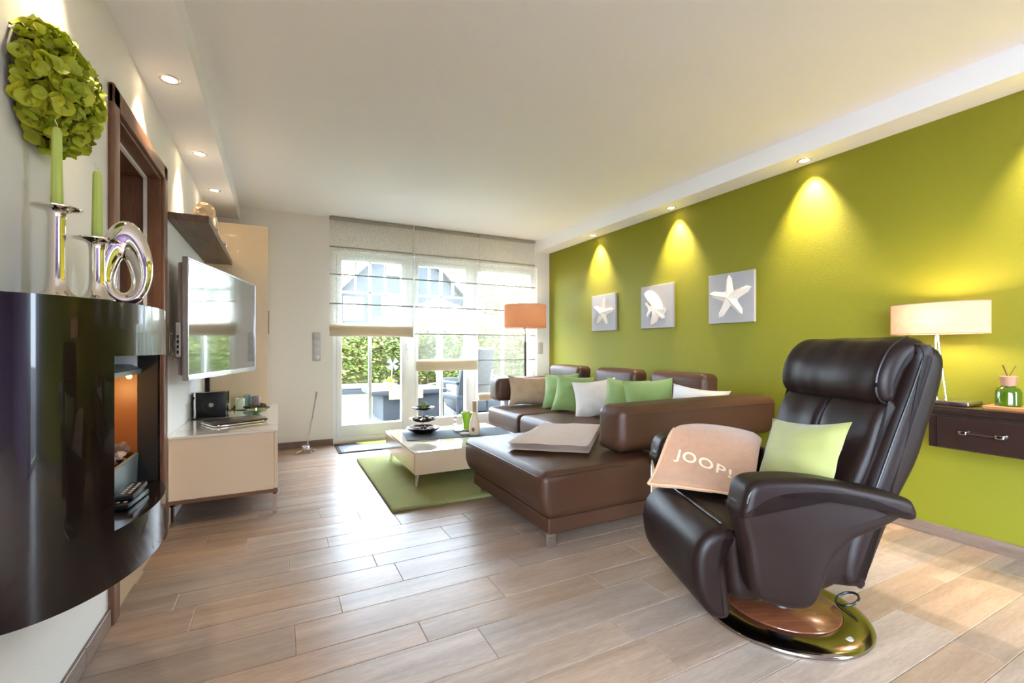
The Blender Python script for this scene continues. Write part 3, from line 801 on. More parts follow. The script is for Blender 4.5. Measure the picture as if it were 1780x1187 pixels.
# wreath of twigs with three block candles
b = B()
for k in range(60):
    a = k/60*2*math.pi; c = Vector((-0.215 + 0.115*math.cos(a), 4.58 + 0.115*math.sin(a), 0.562))
    d = Vector((-math.sin(a)+rnd.uniform(-.6, .6), math.cos(a)+rnd.uniform(-.6, .6), rnd.uniform(0.0, .35))).normalized()*rnd.uniform(0.02, 0.045)
    tube(b, [c-d*0.5, c+Vector((0, 0, 0.004)), c+d*0.5], [0.006, 0.008, 0.004], 5)
lathe(b, [(0, 0), (0.15, 0), (0.152, 0.003), (0, 0.004)], 32, (-0.215, 4.58, 0.5402))
one('twig_wreath', b, M('moss_twigs', (72, 70, 36), 0.9, var=((98, 62, 40), 12, 2)), 'mossy twig wreath around the block candles', 'wreath')
def block(x, y, z, r, h, m, label):
    b = B(); lathe(b, [(0, 0), (r*0.97, 0), (r, 0.004), (r, h-0.006), (r*0.93, h), (r*0.75, h-0.004), (0, h-0.006)], 24, (x, y, z)); tube(b, [(x, y, z+h-0.007), (x, y, z+h+0.006)], 0.0012, 5)
    one('block_candle', b, m, label, 'candle', 'block candles on the cream cabinet')
block(-0.285, 4.49, 0.5452, 0.034, 0.095, mt['candle_pale'], 'pale green block candle nearest the loudspeaker')
block(-0.235, 4.66, 0.5452, 0.034, 0.105, mt['candle_teal'], 'grey-green block candle behind the pale green one')
block(-0.170, 4.575, 0.5452, 0.033, 0.10, mt['candle_mauve'], 'mauve block candle at the right of the twig wreath')
b = B(); lathe(b, [(0, 0.0), (0.02, 0.0), (0.025, 0.005), (0.06, 0.022), (0.075, 0.034), (0.071, 0.034), (0.05, 0.022), (0, 0.009)], 32, (-0.155, 4.19, 0.5402))
gl = one('glass_bowl', b, M('green_glass', (150, 214, 130), 0.05, trans=0.75, coat=0.5), 'shallow green glass bowl with a tealight on the cream cabinet', 'bowl')
b = B(); lathe(b, [(0, 0.010), (0.016, 0.010), (0.016, 0.024), (0, 0.023)], 16, (-0.155, 4.19, 0.5402)); mk('tealight', b, mt['cush_white'], gl)
b = B(); lathe(b, [(0, 0.026), (0.004, 0.031), (0.003, 0.038), (0, 0.046)], 8, (-0.155, 4.19, 0.5402)); mk('flame', b, M('flame', (255, 190, 90), 0.5, emit=((255, 180, 80), 6)), gl)

# ---- television on its swivel arm
tv = thing('television', 'flat television with a silver frame, swung out from the white wall', 'television', (-0.3365, 3.845, 0.875), math.atan2(1.23, 0.30))
W2, H2 = 0.628, 0.728
b = B()
box(b, -W2, W2, -0.022, 0.012, 0.0, 0.034, 0.004, 2); box(b, -W2, W2, -0.020, 0.012, H2-0.014, H2, 0.004, 2); box(b, -W2, -W2+0.014, -0.020, 0.012, 0.03, H2-0.01, 0.004, 2); box(b, W2-0.014, W2, -0.020, 0.012, 0.03, H2-0.01, 0.004, 2)
mk('frame', b, mt['silver'] if False else M('silver_frame', (214, 216, 220), 0.22, 0.7), tv)
mk('screen', box(B(), -W2+0.012, W2-0.012, -0.014, 0.006, 0.032, H2-0.012), M('tv_screen', (34, 40, 44), 0.10, coat=1.0, coat_rough=0.03, spec=1.0, ior=2.4), tv, 0)
mk('back_housing', box(B(), -W2+0.02, W2-0.02, 0.012, 0.045, 0.03, H2-0.03, 0.012, 2), M('tv_back', (150, 142, 136), 0.5), tv)
pp = mk('port_panel', box(B(), -W2-0.004, -W2+0.03, 0.020, 0.043, 0.14, 0.34, 0.003, 1), mt['grey_switch'], tv)
for k in range(4): mk('port', box(B(), -W2-0.006, -W2+0.0, 0.026, 0.036, 0.16+k*0.03, 0.178+k*0.03), mt['black'], pp)
b = B(); box(b, -0.12, 0.12, 0.045, 0.062, 0.20, 0.46, 0.003, 1); tube(b, [(0.0, 0.06, 0.33), (-0.10, 0.20, 0.33), (0.05, 0.255, 0.33)], 0.022, 8); mk('wall_arm', b, mt['black'], tv)
b = B(); P = spline([(-0.50, 3.98, 0.88), (-0.545, 4.30, 0.80), (-0.555, 4.55, 0.70), (-0.56, 4.60, 0.56), (-0.56, 4.60, 0.545)], 6); box(b, -0.572, -0.545, 4.86, 4.895, 0.545, 1.0); one('cable_channel', b, mt['black'], 'black cable strip in the corner beside the tall cabinet', 'cable')

# small metal fittings on the wall beside the doorway
b = B(); box(b, XL+0.001, XL+0.006, 3.333, 3.357, 1.02, 1.163, 0.002, 1); tube(b, spline([(XL+0.004, 3.345, 1.157), (XL+0.026, 3.345, 1.14), (XL+0.018, 3.345, 1.092), (XL+0.026, 3.345, 1.045), (XL+0.004, 3.345, 1.026)], 6), 0.006, 8)
one('wall_bracket', b, mt['steel'], 'small grey metal bracket on the wall between doorway and television', 'bracket')
b = B(); box(b, XL+0.001, XL+0.004, 3.49, 3.515, 0.985, 1.02, 0.001, 1); tube(b, spline([(XL+0.003, 3.502, 1.012), (XL+0.016, 3.502, 1.005), (XL+0.030, 3.502, 0.988), (XL+0.034, 3.502, 0.998)], 5), 0.004, 7)
one('wall_hook', b, M('brass', (214, 176, 112), 0.25, 1.0), 'tiny brass hook on the wall by the television edge', 'hook')

# ---- slim chrome rod on a footed base by the back wall
t = thing('chrome_stand', 'slim chrome rod rising aslant from a small footed base by the back wall', 'stand', (0.255, 5.09, 0))
b = B(); box(b, 0.215, 0.295, 5.06, 5.12, 0.02, 0.075, 0.012, 2); mk('base', b, mt['chrome'], t)
for p in ((0.175, 5.07), (0.34, 5.13), (0.22, 5.14), (0.30, 5.05)):
    b = B(); tube(b, [(0.255, 5.09, 0.03), (p[0], p[1], 0.010)], [0.010, 0.009], 8); lathe(b, [(0, 0), (0.011, 0.0), (0.012, 0.008), (0.008, 0.016), (0, 0.018)], 12, (p[0], p[1], 0)); mk('foot', b, mt['chrome'], t)
b = B(); tube(b, [(0.268, 5.095, 0.07), (0.30, 5.13, 0.25), (0.362, 5.20, 0.60)], 0.007, 10); mk('rod', b, mt['steel'], t)
b = B(); tube(b, [(0.351, 5.188, 0.54), (0.362, 5.20, 0.605)], 0.010, 10); mk('grip', b, mt['steel'], t)

# ---- door mat
mat_ = thing('door_mat', 'grey patterned door mat with a green half circle before the glazed doors', 'mat', (0.95, 5.11, 0))
mk('mat_base', box(B(), 0.545, 1.36, 4.865, 5.335, 0.0005, 0.009, 0.003, 1), M('mat_dark', (70, 58, 56), 0.95, bump=(500, 0.8, 0.004)), mat_)
def halfdisc(cx, cy, rx, ry, a0, a1, z): 
    b = B(); P = [(cx+rx*math.cos(R(a0+(a1-a0)*i/24)), cy+ry*math.sin(R(a0+(a1-a0)*i/24))) for i in range(25)]
    prism(b, P, z, z+0.003, to=lambda a, c, t: (a, c, t)); return b
mk('grey_field', box(B(), 0.575, 1.33, 4.885, 5.20, 0.0088, 0.0105, 0.0008, 1), M('mat_grey', (128, 136, 142), 0.95, bump=(500, 0.8, 0.004)), mat_)
mk('green_half', halfdisc(0.98, 5.325, 0.22, 0.17, 180, 360, 0.0102), M('mat_green', (186, 192, 92), 0.95), mat_)
mk('pale_half', halfdisc(0.77, 4.888, 0.17, 0.24, 0, 180, 0.0100), M('mat_pale', (176, 190, 202), 0.95), mat_)
mk('dark_bar', box(B(), 0.60, 0.74, 5.225, 5.30, 0.0088, 0.0108), mt['black'], mat_)

def soft_extrude(bm, poly, y0, y1, r, steps=4, mid=8, fn=None):
    """closed (x,z) outline drawn along y with softly rounded ends"""
    P = [Vector((p[0], p[1])) for p in poly]
    n = len(P)
    area = sum(P[i].x*P[(i+1) % n].y - P[(i+1) % n].x*P[i].y for i in range(n))
    sg = 1 if area > 0 else -1
    nr = []
    for i in range(n):
        d = P[(i+1) % n] - P[i-1]
        if d.length < 1e-9: d = Vector((1, 0))
        d.normalize(); nr.append(Vector((d.y, -d.x))*sg)          # outward
    ys = []
    for i in range(steps+1):
        a = R(90)*i/steps; ys.append((y0 + r*(1-math.cos(a)) if False else y0 + r*(1-math.sin(R(90)-a)), r*(1-math.sin(a))))
    for i in range(1, mid): ys.append((y0+r + (y1-y0-2*r)*i/mid, 0.0))
    ys += [(y0+y1-y, k) for y, k in reversed(ys[:steps+1])]
    rings = []
    for y, k in ys:
        ring = []
        for p, q in zip(P, nr):
            v = Vector((p.x - q.x*k, y, p.y - q.y*k))
            if fn: v = Vector(fn(v))
            ring.append(bm.verts.new(v))
        rings.append(ring)
    for a, b in zip(rings, rings[1:]):
        for i in range(n): bm.faces.new((a[i], a[(i+1) % n], b[(i+1) % n], b[i]))
    for ring in (rings[0], rings[-1]):
        c = Vector((0, 0, 0))
        for v in ring: c += v.co
        cv = bm.verts.new(c/n)
        for i in range(n): bm.faces.new((ring[i], ring[(i+1) % n], cv))
    return bm
def SP(pts, k=4): return [(p.x, p.y) for p in spline(pts, k, True)]

# ================================================================== MIDDLE OF THE ROOM
# ---- rug
def rugfn(q): return (q.x, q.y, q.z + 0.002*noise.noise(Vector((q.x*30, q.y*30, 0))))
b = B(); rbox(b, (1.45, 3.735, 0.013), (0.79, 0.765, 0.0125), 0.011, 3, (60, 60, 1), fn=rugfn)
one('rug', b, mt['rug'], 'thick lime green rug under the coffee table', 'rug', smooth=60)

# ---- coffee table
ct = thing('coffee_table', 'low square cream coffee table with a glossy top on chrome feet', 'table', (1.39, 3.80, 0.026))
CX0, CX1, CY0, CY1 = 0.893, 1.893, 3.30, 4.30
mk('body', box(B(), CX0+0.004, CX1-0.004, CY0+0.004, CY1-0.004, 0.128, 0.286, 0.002, 1), mt['cream'], ct)
for (a, c) in ((CX0, 0), (CX1, 0)):
    mk('drawer_front', box(B(), a-0.003 if a == CX0 else a-0.006, a+0.006 if a == CX0 else a+0.003, CY0+0.012, CY1-0.012, 0.136, 0.282, 0.002, 1), mt['cream'], ct)
mk('top_panel', box(B(), CX0-0.002, CX1+0.002, CY0-0.002, CY1+0.002, 0.2865, 0.298, 0.002, 1), mt['creamtop'], ct)
for sx in (0, 1):
    for sy in (0, 1):
        x = CX0+0.045 if sx == 0 else CX1-0.045; y = CY0+0.07 if sy == 0 else CY1-0.07
        l = B(); tube(l, [(x, y, 0.1285), (x-0.014*(1-2*sx), y-0.010*(1-2*sy), 0.030)], [0.015, 0.012], 12); lathe(l, [(0, 0.026), (0.014, 0.026), (0.014, 0.034), (0, 0.034)], 12, (x-0.015*(1-2*sx), y-0.010*(1-2*sy), 0)); mk('leg', l, mt['chrome'], ct)
ZT = 0.2982
b = B(); rbox(b, (0, 0, 0.0016), (0.46, 0.19, 0.0015), 0.0012, 1, (20, 8, 1), mat=TR((1.43, 3.86, ZT), R(-8)))
one('table_runner', b, M('slate_runner', (92, 102, 112), 0.85, bump=(500, 0.6, 0.003)), 'slate grey table runner across the coffee table', 'runner')
ZT2 = ZT + 0.0034
# three-tier tray
t = thing('tiered_tray', 'three-tier dark metal tray on the coffee table', 'tray', (1.17, 4.03, ZT2))
mt['tray'] = M('dark_tray', (58, 46, 44), 0.25, 0.6)
def tier(z, r, dpt, name):
    b = B(); n = 40; prof = [(0, 0.0), (r*0.55, 0.0), (r*0.85, dpt*0.55), (r, dpt), (r*1.01, dpt+0.002), (r*0.97, dpt), (r*0.82, dpt*0.6), (r*0.54, 0.004), (0, 0.004)]
    rings = []
    for (rr, zz) in prof:
        if rr == 0: rings.append([b.verts.new((1.17, 4.03, z+zz))]); continue
        rings.append([b.verts.new((1.17 + rr*(1+0.04*math.cos(10*2*math.pi*i/n)*(rr/r)**3)*math.cos(2*math.pi*i/n), 4.03 + rr*(1+0.04*math.cos(10*2*math.pi*i/n)*(rr/r)**3)*math.sin(2*math.pi*i/n), z+zz)) for i in range(n)])
    for p, q in zip(rings, rings[1:]):
        for i in range(n):
            j = (i+1) % n
            if len(p) == 1: b.faces.new((p[0], q[i], q[j]))
            elif len(q) == 1: b.faces.new((p[i], p[j], q[0]))
            else: b.faces.new((p[i], p[j], q[j], q[i]))
    return mk(name, b, mt['tray'], t, 60)
tier(ZT2+0.002, 0.148, 0.046, 'lower_bowl'); tier(0.405, 0.128, 0.026, 'middle_dish'); tier(0.508, 0.102, 0.024, 'upper_dish')
b = B(); tube(b, [(1.17, 4.03, ZT2), (1.17, 4.03, 0.535)], 0.004, 8); mk('stem', b, mt['chrome'], t)
mt['choc'] = M('sweets', (196, 176, 170), 0.5, rand=(120, 62, 56))
for k in range(16):
    a = k*2.39996; r = 0.045 + 0.055*((k*7) % 16)/16
    b = B(); s = rnd.uniform(0.015, 0.021); c = (1.17+r*math.cos(a), 4.03+r*math.sin(a), ZT2+0.012+s*0.9)
    rbox(b, (0, 0, 0), (s, s*0.85, s*0.7), s*0.5, 2, 1, mat=TR(c, rnd.uniform(0, 3), rnd.uniform(-.4, .4), rnd.uniform(-.4, .4)))
    o = one('wrapped_sweet', b, mt['choc'], 'small wrapped sweet in the lowest tray bowl', 'sweet', 'sweets in the lowest tray bowl')
for k in range(7):
    a = k*0.9; b = B(); s = 0.017; c = (1.17+0.075*math.cos(a), 4.03+0.075*math.sin(a), 0.405+0.010+s*0.8)
    rbox(b, (0, 0, 0), (s*1.2, s, s*0.7), s*0.4, 2, 1, mat=TR(c, a)); one('wrapped_sweet', b, M('brown_sweet', (120, 92, 78), 0.4), 'brown sweet on the middle tray dish', 'sweet', 'sweets on the middle tray dish')
b = B()
for k in range(46):
    a = rnd.uniform(0, 6.28); el = rnd.uniform(0.1, 1.45); L_ = rnd.uniform(0.035, 0.085)
    d = Vector((math.cos(a)*math.cos(el), math.sin(a)*math.cos(el), math.sin(el)*0.9)); p = Vector((1.17, 4.03, 0.518))
    s = d.cross(Vector((0, 0, 1))).normalized()*0.008
    q = p + d*L_*0.55 + Vector((0, 0, 0.004))
    vs = [b.verts.new(x) for x in (p, q-s, p+d*L_, q+s)]; b.faces.new(vs)
one('small_plant', b, M('leaf_lime', (150, 172, 44), 0.5), 'little lime green plant on the top tray dish', 'plant', smooth=0)
# bottle
t = thing('bottle', 'cream coloured bottle with a round dark emblem on the coffee table', 'bottle', (1.545, 3.735, ZT2))
b = B(); lathe(b, [(0, 0), (0.044, 0), (0.047, 0.006), (0.048, 0.06), (0.045, 0.10), (0.033, 0.145), (0.020, 0.18), (0.015, 0.205), (0.015, 0.225)], 32, (1.545, 3.735, ZT2)); mk('glass', b, M('cream_bottle', (226, 208, 186), 0.35), t)
b = B(); lathe(b, [(0.0158, 0.20), (0.0162, 0.235), (0.0175, 0.285), (0.0165, 0.297), (0, 0.298)], 24, (1.545, 3.735, ZT2)); mk('foil', b, M('bottle_foil', (170, 138, 112), 0.4, 0.4), t)
cdir = Vector((-1.545, -3.735, 0)).normalized()
em_m = Matrix.Translation(Vector((1.545, 3.735, ZT2+0.052)) + cdir*0.0465 + cdir.cross(Vector((0,0,1)))*0.010) @ cdir.to_track_quat('Z', 'Y').to_matrix().to_4x4()
b = B(); lathe(b, [(0, 0.003), (0.014, 0.0025), (0.016, 0.0)], 20, mat=em_m, sx=0.9, sy=1.15); mk('emblem', b, M('emblem_brown', (120, 82, 40), 0.5), t)
# green candle glass with blossoms on a white dish
t = thing('candle_glass', 'tall green glass with pale blossoms on a white saucer beside the bottle', 'glass', (1.565, 3.965, ZT2))
b = B(); lathe(b, [(0, 0), (0.055, 0), (0.075, 0.008), (0.076, 0.012), (0.05, 0.010), (0, 0.010)], 32, (1.565, 3.965, ZT2)); mk('saucer', b, mt['cush_white'], t)
b = B(); lathe(b, [(0, 0.0115), (0.030, 0.0115), (0.033, 0.03), (0.044, 0.10), (0.056, 0.165), (0.053, 0.165), (0.03, 0.15), (0, 0.15)], 28, (1.565, 3.965, ZT2)); mk('tumbler', b, M('lime_glass', (150, 196, 40), 0.15, coat=0.5), t)
for k in range(12):
    a = k*2.4; b = B(); c = (1.565+0.034*math.sqrt(k/12)*math.cos(a), 3.965+0.034*math.sqrt(k/12)*math.sin(a), ZT2+0.165+rnd.uniform(-0.004, 0.010))
    bmesh.ops.create_icosphere(b, subdivisions=2, radius=0.013, matrix=Matrix.Translation(c)); mk('blossom', b, M('cream_blossom', (246, 232, 200), 0.7) if k == 0 else bpy.data.materials['cream_blossom'], t)
# small white pieces
for (x, y, lab) in ((1.46, 3.90, 'small white flower dish left of the green glass'), (1.46, 3.75, 'small white flower dish in front of the bottle')):
    b = B(); n = 30; c = b.verts.new((x, y, ZT2+0.012)); r1 = [b.verts.new((x+0.045*(1+0.22*math.cos(5*6.283*i/n))*math.cos(6.283*i/n), y+0.045*(1+0.22*math.cos(5*6.283*i/n))*math.sin(6.283*i/n), ZT2+0.020)) for i in range(n)]; r0 = [b.verts.new((x+0.028*math.cos(6.283*i/n), y+0.028*math.sin(6.283*i/n), ZT2+0.0004)) for i in range(n)]; c0 = b.verts.new((x, y, ZT2+0.0004))
    for i in range(n): j = (i+1) % n; b.faces.new((c, r1[i], r1[j])); b.faces.new((r1[i], r0[i], r0[j], r1[j])); b.faces.new((r0[i], c0, r0[j]))
    one('flower_dish', b, mt['cush_white'], lab, 'dish', 'white flower dishes on the coffee table')
t = thing('glass_candleholder', 'slim clear glass candle holder with a crystal ball behind the white dish', 'candle holder', (1.47, 4.02, ZT2))
b = B(); lathe(b, [(0, 0), (0.024, 0), (0.022, 0.006), (0.004, 0.010), (0.004, 0.09), (0.012, 0.10), (0.013, 0.16), (0.011, 0.16), (0.010, 0.105), (0, 0.10)], 20, (1.47, 4.02, ZT2)); mk('stem_glass', b, M('clear_crystal', (240, 245, 248), 0.03, trans=0.9), t)
b = B(); bmesh.ops.create_icosphere(b, subdivisions=3, radius=0.02, matrix=Matrix.Translation((1.47, 4.02, ZT2+0.045))); mk('crystal_ball', b, bpy.data.materials['clear_crystal'], t)

# ---- L-shaped leather sofa
so = thing('corner_sofa', 'brown leather corner sofa with chaise along the green wall', 'sofa', (2.3, 3.2, 0))
sm, ss = mt['sofa'], mt['sofa_seam']
def leather(name, x0, x1, y0, y1, z0, z1, r=0.04, puff=(0, 0, 0.012), m=6, fn=None, mat=sm):
    b = B(); c = ((x0+x1)/2, (y0+y1)/2, (z0+z1)/2)
    def f(q):
        q = Vector(q); w = 0.0035*noise.noise(Vector((q.x*5+x0*7, q.y*5+y0*3, q.z*5)))
        q += q.normalized()*w
        return fn(q) if fn else q
    rbox(b, c, ((x1-x0)/2, (y1-y0)/2, (z1-z0)/2), r, 4, m, puff, fn=f)
    return mk(name, b, mat, so, 60)
SCX0, SCY0, SCY1, SLX, SLY1 = 1.215, 2.02, 3.14, 2.085, 4.68
# lower bases
def basefn(q): return q
leather('chaise_base', SCX0+0.055, 2.06, SCY0+0.03, SCY1-0.06, 0.078, 0.165, 0.012, (0, 0, 0), 4)
leather('seat_base', 2.06, 3.28, SCY0+0.03, SLY1-0.04, 0.078, 0.165, 0.012, (0, 0, 0), 4)
# seat cushions: the front rolls in towards the base
def chaisefn(q):
    k = max(0.0, -q.z/0.125); 
    if q.x < -0.6: q.x += 0.045*k*k
    if q.y > 0.45: q.y -= 0.03*k*k
    return q
leather('chaise_seat', SCX0, 3.02, SCY0, SCY1, 0.160, 0.412, 0.05, (0, 0, 0.014), 9, chaisefn)
def longfn(q):
    k = max(0.0, -q.z/0.125)
    if q.x < -0.35: q.x += 0.05*k*k
    return q
leather('seat', SLX, 3.02, SCY1+0.002, 3.92, 0.160, 0.412, 0.05, (0, 0, 0.016), 7, longfn)
leather('seat', SLX+0.005, 3.02, 3.924, SLY1, 0.160, 0.412, 0.05, (0, 0, 0.016), 7, longfn)
# long low side back that runs to the wall
def sidefn(q):
    if q.z < -0.06: q.y += 0.03*(-(q.z+0.06)/0.08)
    return q
leather('side_back', 1.800, 3.27, 2.085, 2.325, 0.435, 0.715, 0.055, (0.014, 0.006, 0.008), 8, sidefn)
leather('far_arm', 2.165, 3.27, 4.56, 4.80, 0.47, 0.728, 0.055, (0.014, 0.006, 0.006), 6)
leather('wall_back', 3.0, 3.27, 2.33, 4.56, 0.30, 0.70, 0.05, (0.01, 0, 0.004), 8)
def headfn(q):
    q.x += 0.10*(q.z+0.1)*0.5
    return q
for y0, y1 in ((2.45, 3.04), (3.23, 3.82), (4.10, 4.72)):
    h = leather('headrest', 2.915, 3.10, y0, y1, 0.60, 0.862, 0.05, (0.012, 0.004, 0.006), 6, headfn)
    b = B(); P = [(2.935, y0+0.006, 0.852), (3.10, y0+0.006, 0.86)]; 
    for yy in (y0+0.20, y0+0.40): pass
# piping seams
def seam(pts, r=0.0035, m=ss, parent=so):
    b = B(); tube(b, pts, r, 6); return mk('piping', b, m, parent, 60)
seam([(1.855, 2.083, 0.665), (2.4, 2.0805, 0.668), (3.2, 2.083, 0.668)])
seam([(SCX0+0.05, SCY0+0.006, 0.392), (1.5, SCY0+0.005, 0.398), (1.79, SCY0+0.004, 0.398)])
seam([(SCX0+0.004, SCY0+0.06, 0.385), (SCX0+0.003, 2.6, 0.388), (SCX0+0.004, SCY1-0.06, 0.385)])
# chrome legs and straps
for x, y in ((1.30, 2.075), (1.33, 3.03), (2.16, 4.58), (3.2, 2.1), (3.2, 4.58)):
    b = B(); box(b, x-0.026, x+0.026, y-0.012, y+0.012, 0.0, 0.0785, 0.002, 1); mk('leg', b, mt['chrome'], so)
b = B(); box(b, 1.955, 2.015, 2.011, 2.019, 0.17, 0.452, 0.002, 1); box(b, 1.955, 2.015, 2.011, 2.10, 0.446, 0.4525, 0.002, 1); mk('arm_strap', b, mt['chrome'], so)
b = B(); P = spline([(1.72, 2.30, 0.008), (1.80, 2.22, 0.007), (1.90, 2.20, 0.03), (1.96, 2.22, 0.05), (2.05, 2.25, 0.04), (2.15, 2.25, 0.007), (2.3, 2.4, 0.007)], 8); tube(b, P, 0.0075, 8); one('cable', b, mt['black'], 'thick black cable looping on the floor under the sofa', 'cable')

# scatter cushions
def cushion(name, loc, w, h, t, rz, tilt, roll, m, label, seed):
    b = B(); mat_ = Matrix.Translation(loc) @ Matrix.Rotation(rz, 4, 'Z') @ Matrix.Rotation(tilt, 4, 'X') @ Matrix.Rotation(roll, 4, 'Y')
    pillow(b, w, h, t, mat_, seed=seed)
    return one(name, b, m, label, 'cushion', 'scatter cushions on the sofa', 70)
# rz: 0 faces the camera side (-Y); -90 deg faces -X
cushion('scatter_cushion', (2.50, 4.44, 0.588), 0.50, 0.34, 0.16, R(-8), R(-16), R(3), mt['cush_beige'], 'beige oblong cushion leaning on the far arm of the sofa', 1)
cushion('scatter_cushion', (2.66, 4.06, 0.610), 0.40, 0.39, 0.13, R(-58), R(-18), R(-3), mt['cush_green'], 'sage green cushion just right of the beige one', 2)
cushion('scatter_cushion', (2.64, 3.80, 0.605), 0.40, 0.39, 0.13, R(-48), R(-20), R(4), mt['cush_green'], 'sage green cushion just left of the upright white one', 3)
cushion('scatter_cushion', (2.66, 3.46, 0.590), 0.42, 0.38, 0.15, R(-42), R(-24), R(-8), mt['cush_white'], 'white cushion standing upright between the green pairs', 4)
cushion('scatter_cushion', (2.74, 3.14, 0.605), 0.40, 0.39, 0.13, R(-62), R(-16), R(2), mt['cush_green'], 'sage green cushion just right of the upright white one', 5)
cushion('scatter_cushion', (2.73, 2.83, 0.620), 0.42, 0.40, 0.13, R(-40), R(-20), R(-4), mt['cush_green'], 'sage green cushion farthest right, before the reclining white one', 6)
cushion('scatter_cushion', (2.86, 2.465, 0.595), 0.55, 0.36, 0.15, R(-10), R(14), R(8), mt['cush_white'], 'white cushion leaning on the near side back of the sofa', 7)

# folded throw on the chaise
def throw_surface(corners, th, label, m, edge_m=None, seed=0):
    pass
b = B()
q0, q1, q2, q3 = Vector((1.275, 2.575)), Vector((1.675, 2.235)), Vector((2.26, 2.86)), Vector((1.86, 3.10))
def tp(u, v): return q0.lerp(q1, u).lerp(q3.lerp(q2, u), v)
nl = 4
for k in range(nl):
    n, m_ = 14, 18
    z0 = 0.4300 + k*0.0135
    ins = 0.014*((k*3) % 4)/2
    g = {}
    for s in (0, 1):
        for i in range(n+1):
            for j in range(m_+1):
                u, v = i/n, j/m_
                p = tp(0.01+ins*0.6 + u*(0.98-ins*1.2), 0.01+ins + v*(0.98-ins*0.5))
                e = min(u, 1-u, v, 1-v); rd = 0.0068*(1 - max(0, 1-e/0.03)**2)
                hgt = z0 + 0.0045*noise.noise(Vector((p.x*5, p.y*5, 3))) + 0.003*noise.noise(Vector((p.x*13, p.y*13, k)))*(k == nl-1)
                # sag with the rounded chaise edge is negligible here
                g[s, i, j] = b.verts.new((p.x, p.y, hgt + (rd if s else -rd)))
    for i in range(n):
        for j in range(m_):
            b.faces.new((g[1, i, j], g[1, i+1, j], g[1, i+1, j+1], g[1, i, j+1])); b.faces.new((g[0, i, j], g[0, i, j+1], g[0, i+1, j+1], g[0, i+1, j]))
    for i in range(n):
        for j in (0, m_): b.faces.new((g[0, i, j], g[0, i+1, j], g[1, i+1, j], g[1, i, j]))
    for j in range(m_):
        for i in (0, n): b.faces.new((g[0, i, j], g[0, i, j+1], g[1, i, j+1], g[1, i, j]))
one('folded_throw', b, mt['throw'], 'beige wool throw folded flat on the chaise', 'blanket', smooth=60)

# ---- floor lamp
t = thing('floor_lamp', 'floor lamp with a round taupe shade behind the far arm of the sofa', 'lamp', (2.755, 5.0, 0))
LX, LY = 2.755, 5.0
b = B(); lathe(b, [(0, 0), (0.14, 0), (0.14, 0.012), (0.13, 0.018), (0.03, 0.02), (0, 0.02)], 32, (LX, LY, 0)); mk('base', b, mt['steel'], t)
b = B(); lathe(b, [(0.016, 0.02), (0.016, 1.12), (0.018, 1.125), (0.018, 1.135), (0.008, 1.14), (0.008, 1.42), (0, 1.42)], 20, (LX, LY, 0)); mk('pole', b, M('lamp_pole', (110, 100, 96), 0.3, 0.8), t)
def shade(name, cx, cy, z0, z1, rx, ry, m, parent):
    b = B(); n = 48; rows = []
    for (k, z) in ((1.0, z0), (1.0, z1), (0.985, z1), (0.985, z0)):
        rows.append([b.verts.new((cx+rx*k*math.cos(2*math.pi*i/n), cy+ry*k*math.sin(2*math.pi*i/n), z)) for i in range(n)])
    b2 = rows[:2]
    for i in range(n): b.faces.new((rows[0][i], rows[0][(i+1) % n], rows[1][(i+1) % n], rows[1][i]))
    for v in rows[2]+rows[3]: b.verts.remove(v)
    o = mk(name, b, m, parent, 60)
    for z in (z0, z1):
        b = B(); P = [(cx+rx*math.cos(2*math.pi*i/n), cy+ry*math.sin(2*math.pi*i/n), z) for i in range(n+1)]; tube(b, P, 0.0022, 6, False); mk('rim', b, M('shade_rim', (150, 118, 98), 0.6) if 'shade_rim' not in bpy.data.materials else bpy.data.materials['shade_rim'], o)
    return o
shade('lamp_shade', LX, LY, 1.318, 1.598, 0.262, 0.262, mt['lampsh'], t)
def bulb(x, y, z, e, parent, off, col=(1.0, 0.72, 0.42), r=0.03):
    b = B(); bmesh.ops.create_icosphere(b, subdivisions=2, radius=r*0.8, matrix=Matrix.Translation((x, y, z))); mk('bulb', b, M('bulb_glass', (255, 235, 205), 0.5, emit=((255, 210, 150), 3.0)) if 'bulb_glass' not in bpy.data.materials else bpy.data.materials['bulb_glass'], parent)
    l = bpy.data.lights.new('lamp_light', 'POINT'); l.energy = e; l.color = col; l.shadow_soft_size = r
    o = bpy.data.objects.new('lamp_light', l); COL.objects.link(o); o.parent = parent; o.location = Vector((x, y, z)) - Vector(off)
bulb(LX, LY, 1.45, 5.5, t, (LX, LY, 0))

# ---- reclining armchair, modelled facing its own +x, near side is +y
RC, RA = (1.82, 1.15, 0.0), math.atan2(0.403, -0.915)
rc = thing('recliner', 'dark brown leather swivel recliner on a round steel base', 'armchair', RC, RA)
rm, rs = mt['recl'], mt['recl_seam']
def wr(a, s, amp, stretch=(6, 6, 6)):
    def f(v):
        nz = noise.noise(Vector((v.x*stretch[0]+s, v.y*stretch[1]+s, v.z*stretch[2])))
        n2 = noise.noise(Vector((v.x*stretch[0]*2.3+s*3, v.y*stretch[1]*2.3, v.z*stretch[2]*2.3)))
        return (v.x + a.x*(nz*amp+n2*amp*0.4), v.y, v.z + a.y*(nz*amp+n2*amp*0.4))
    return f
back = SP([(-0.30, 1.085), (-0.345, 1.088), (-0.398, 1.062), (-0.418, 1.01), (-0.398, 0.90), (-0.362, 0.80), (-0.312, 0.655), (-0.245, 0.53), (-0.19, 0.40), (-0.125, 0.245), (-0.09, 0.232), (-0.04, 0.26), (-0.06, 0.40), (-0.145, 0.60), (-0.205, 0.757), (-0.27, 0.92), (-0.305, 1.03)])
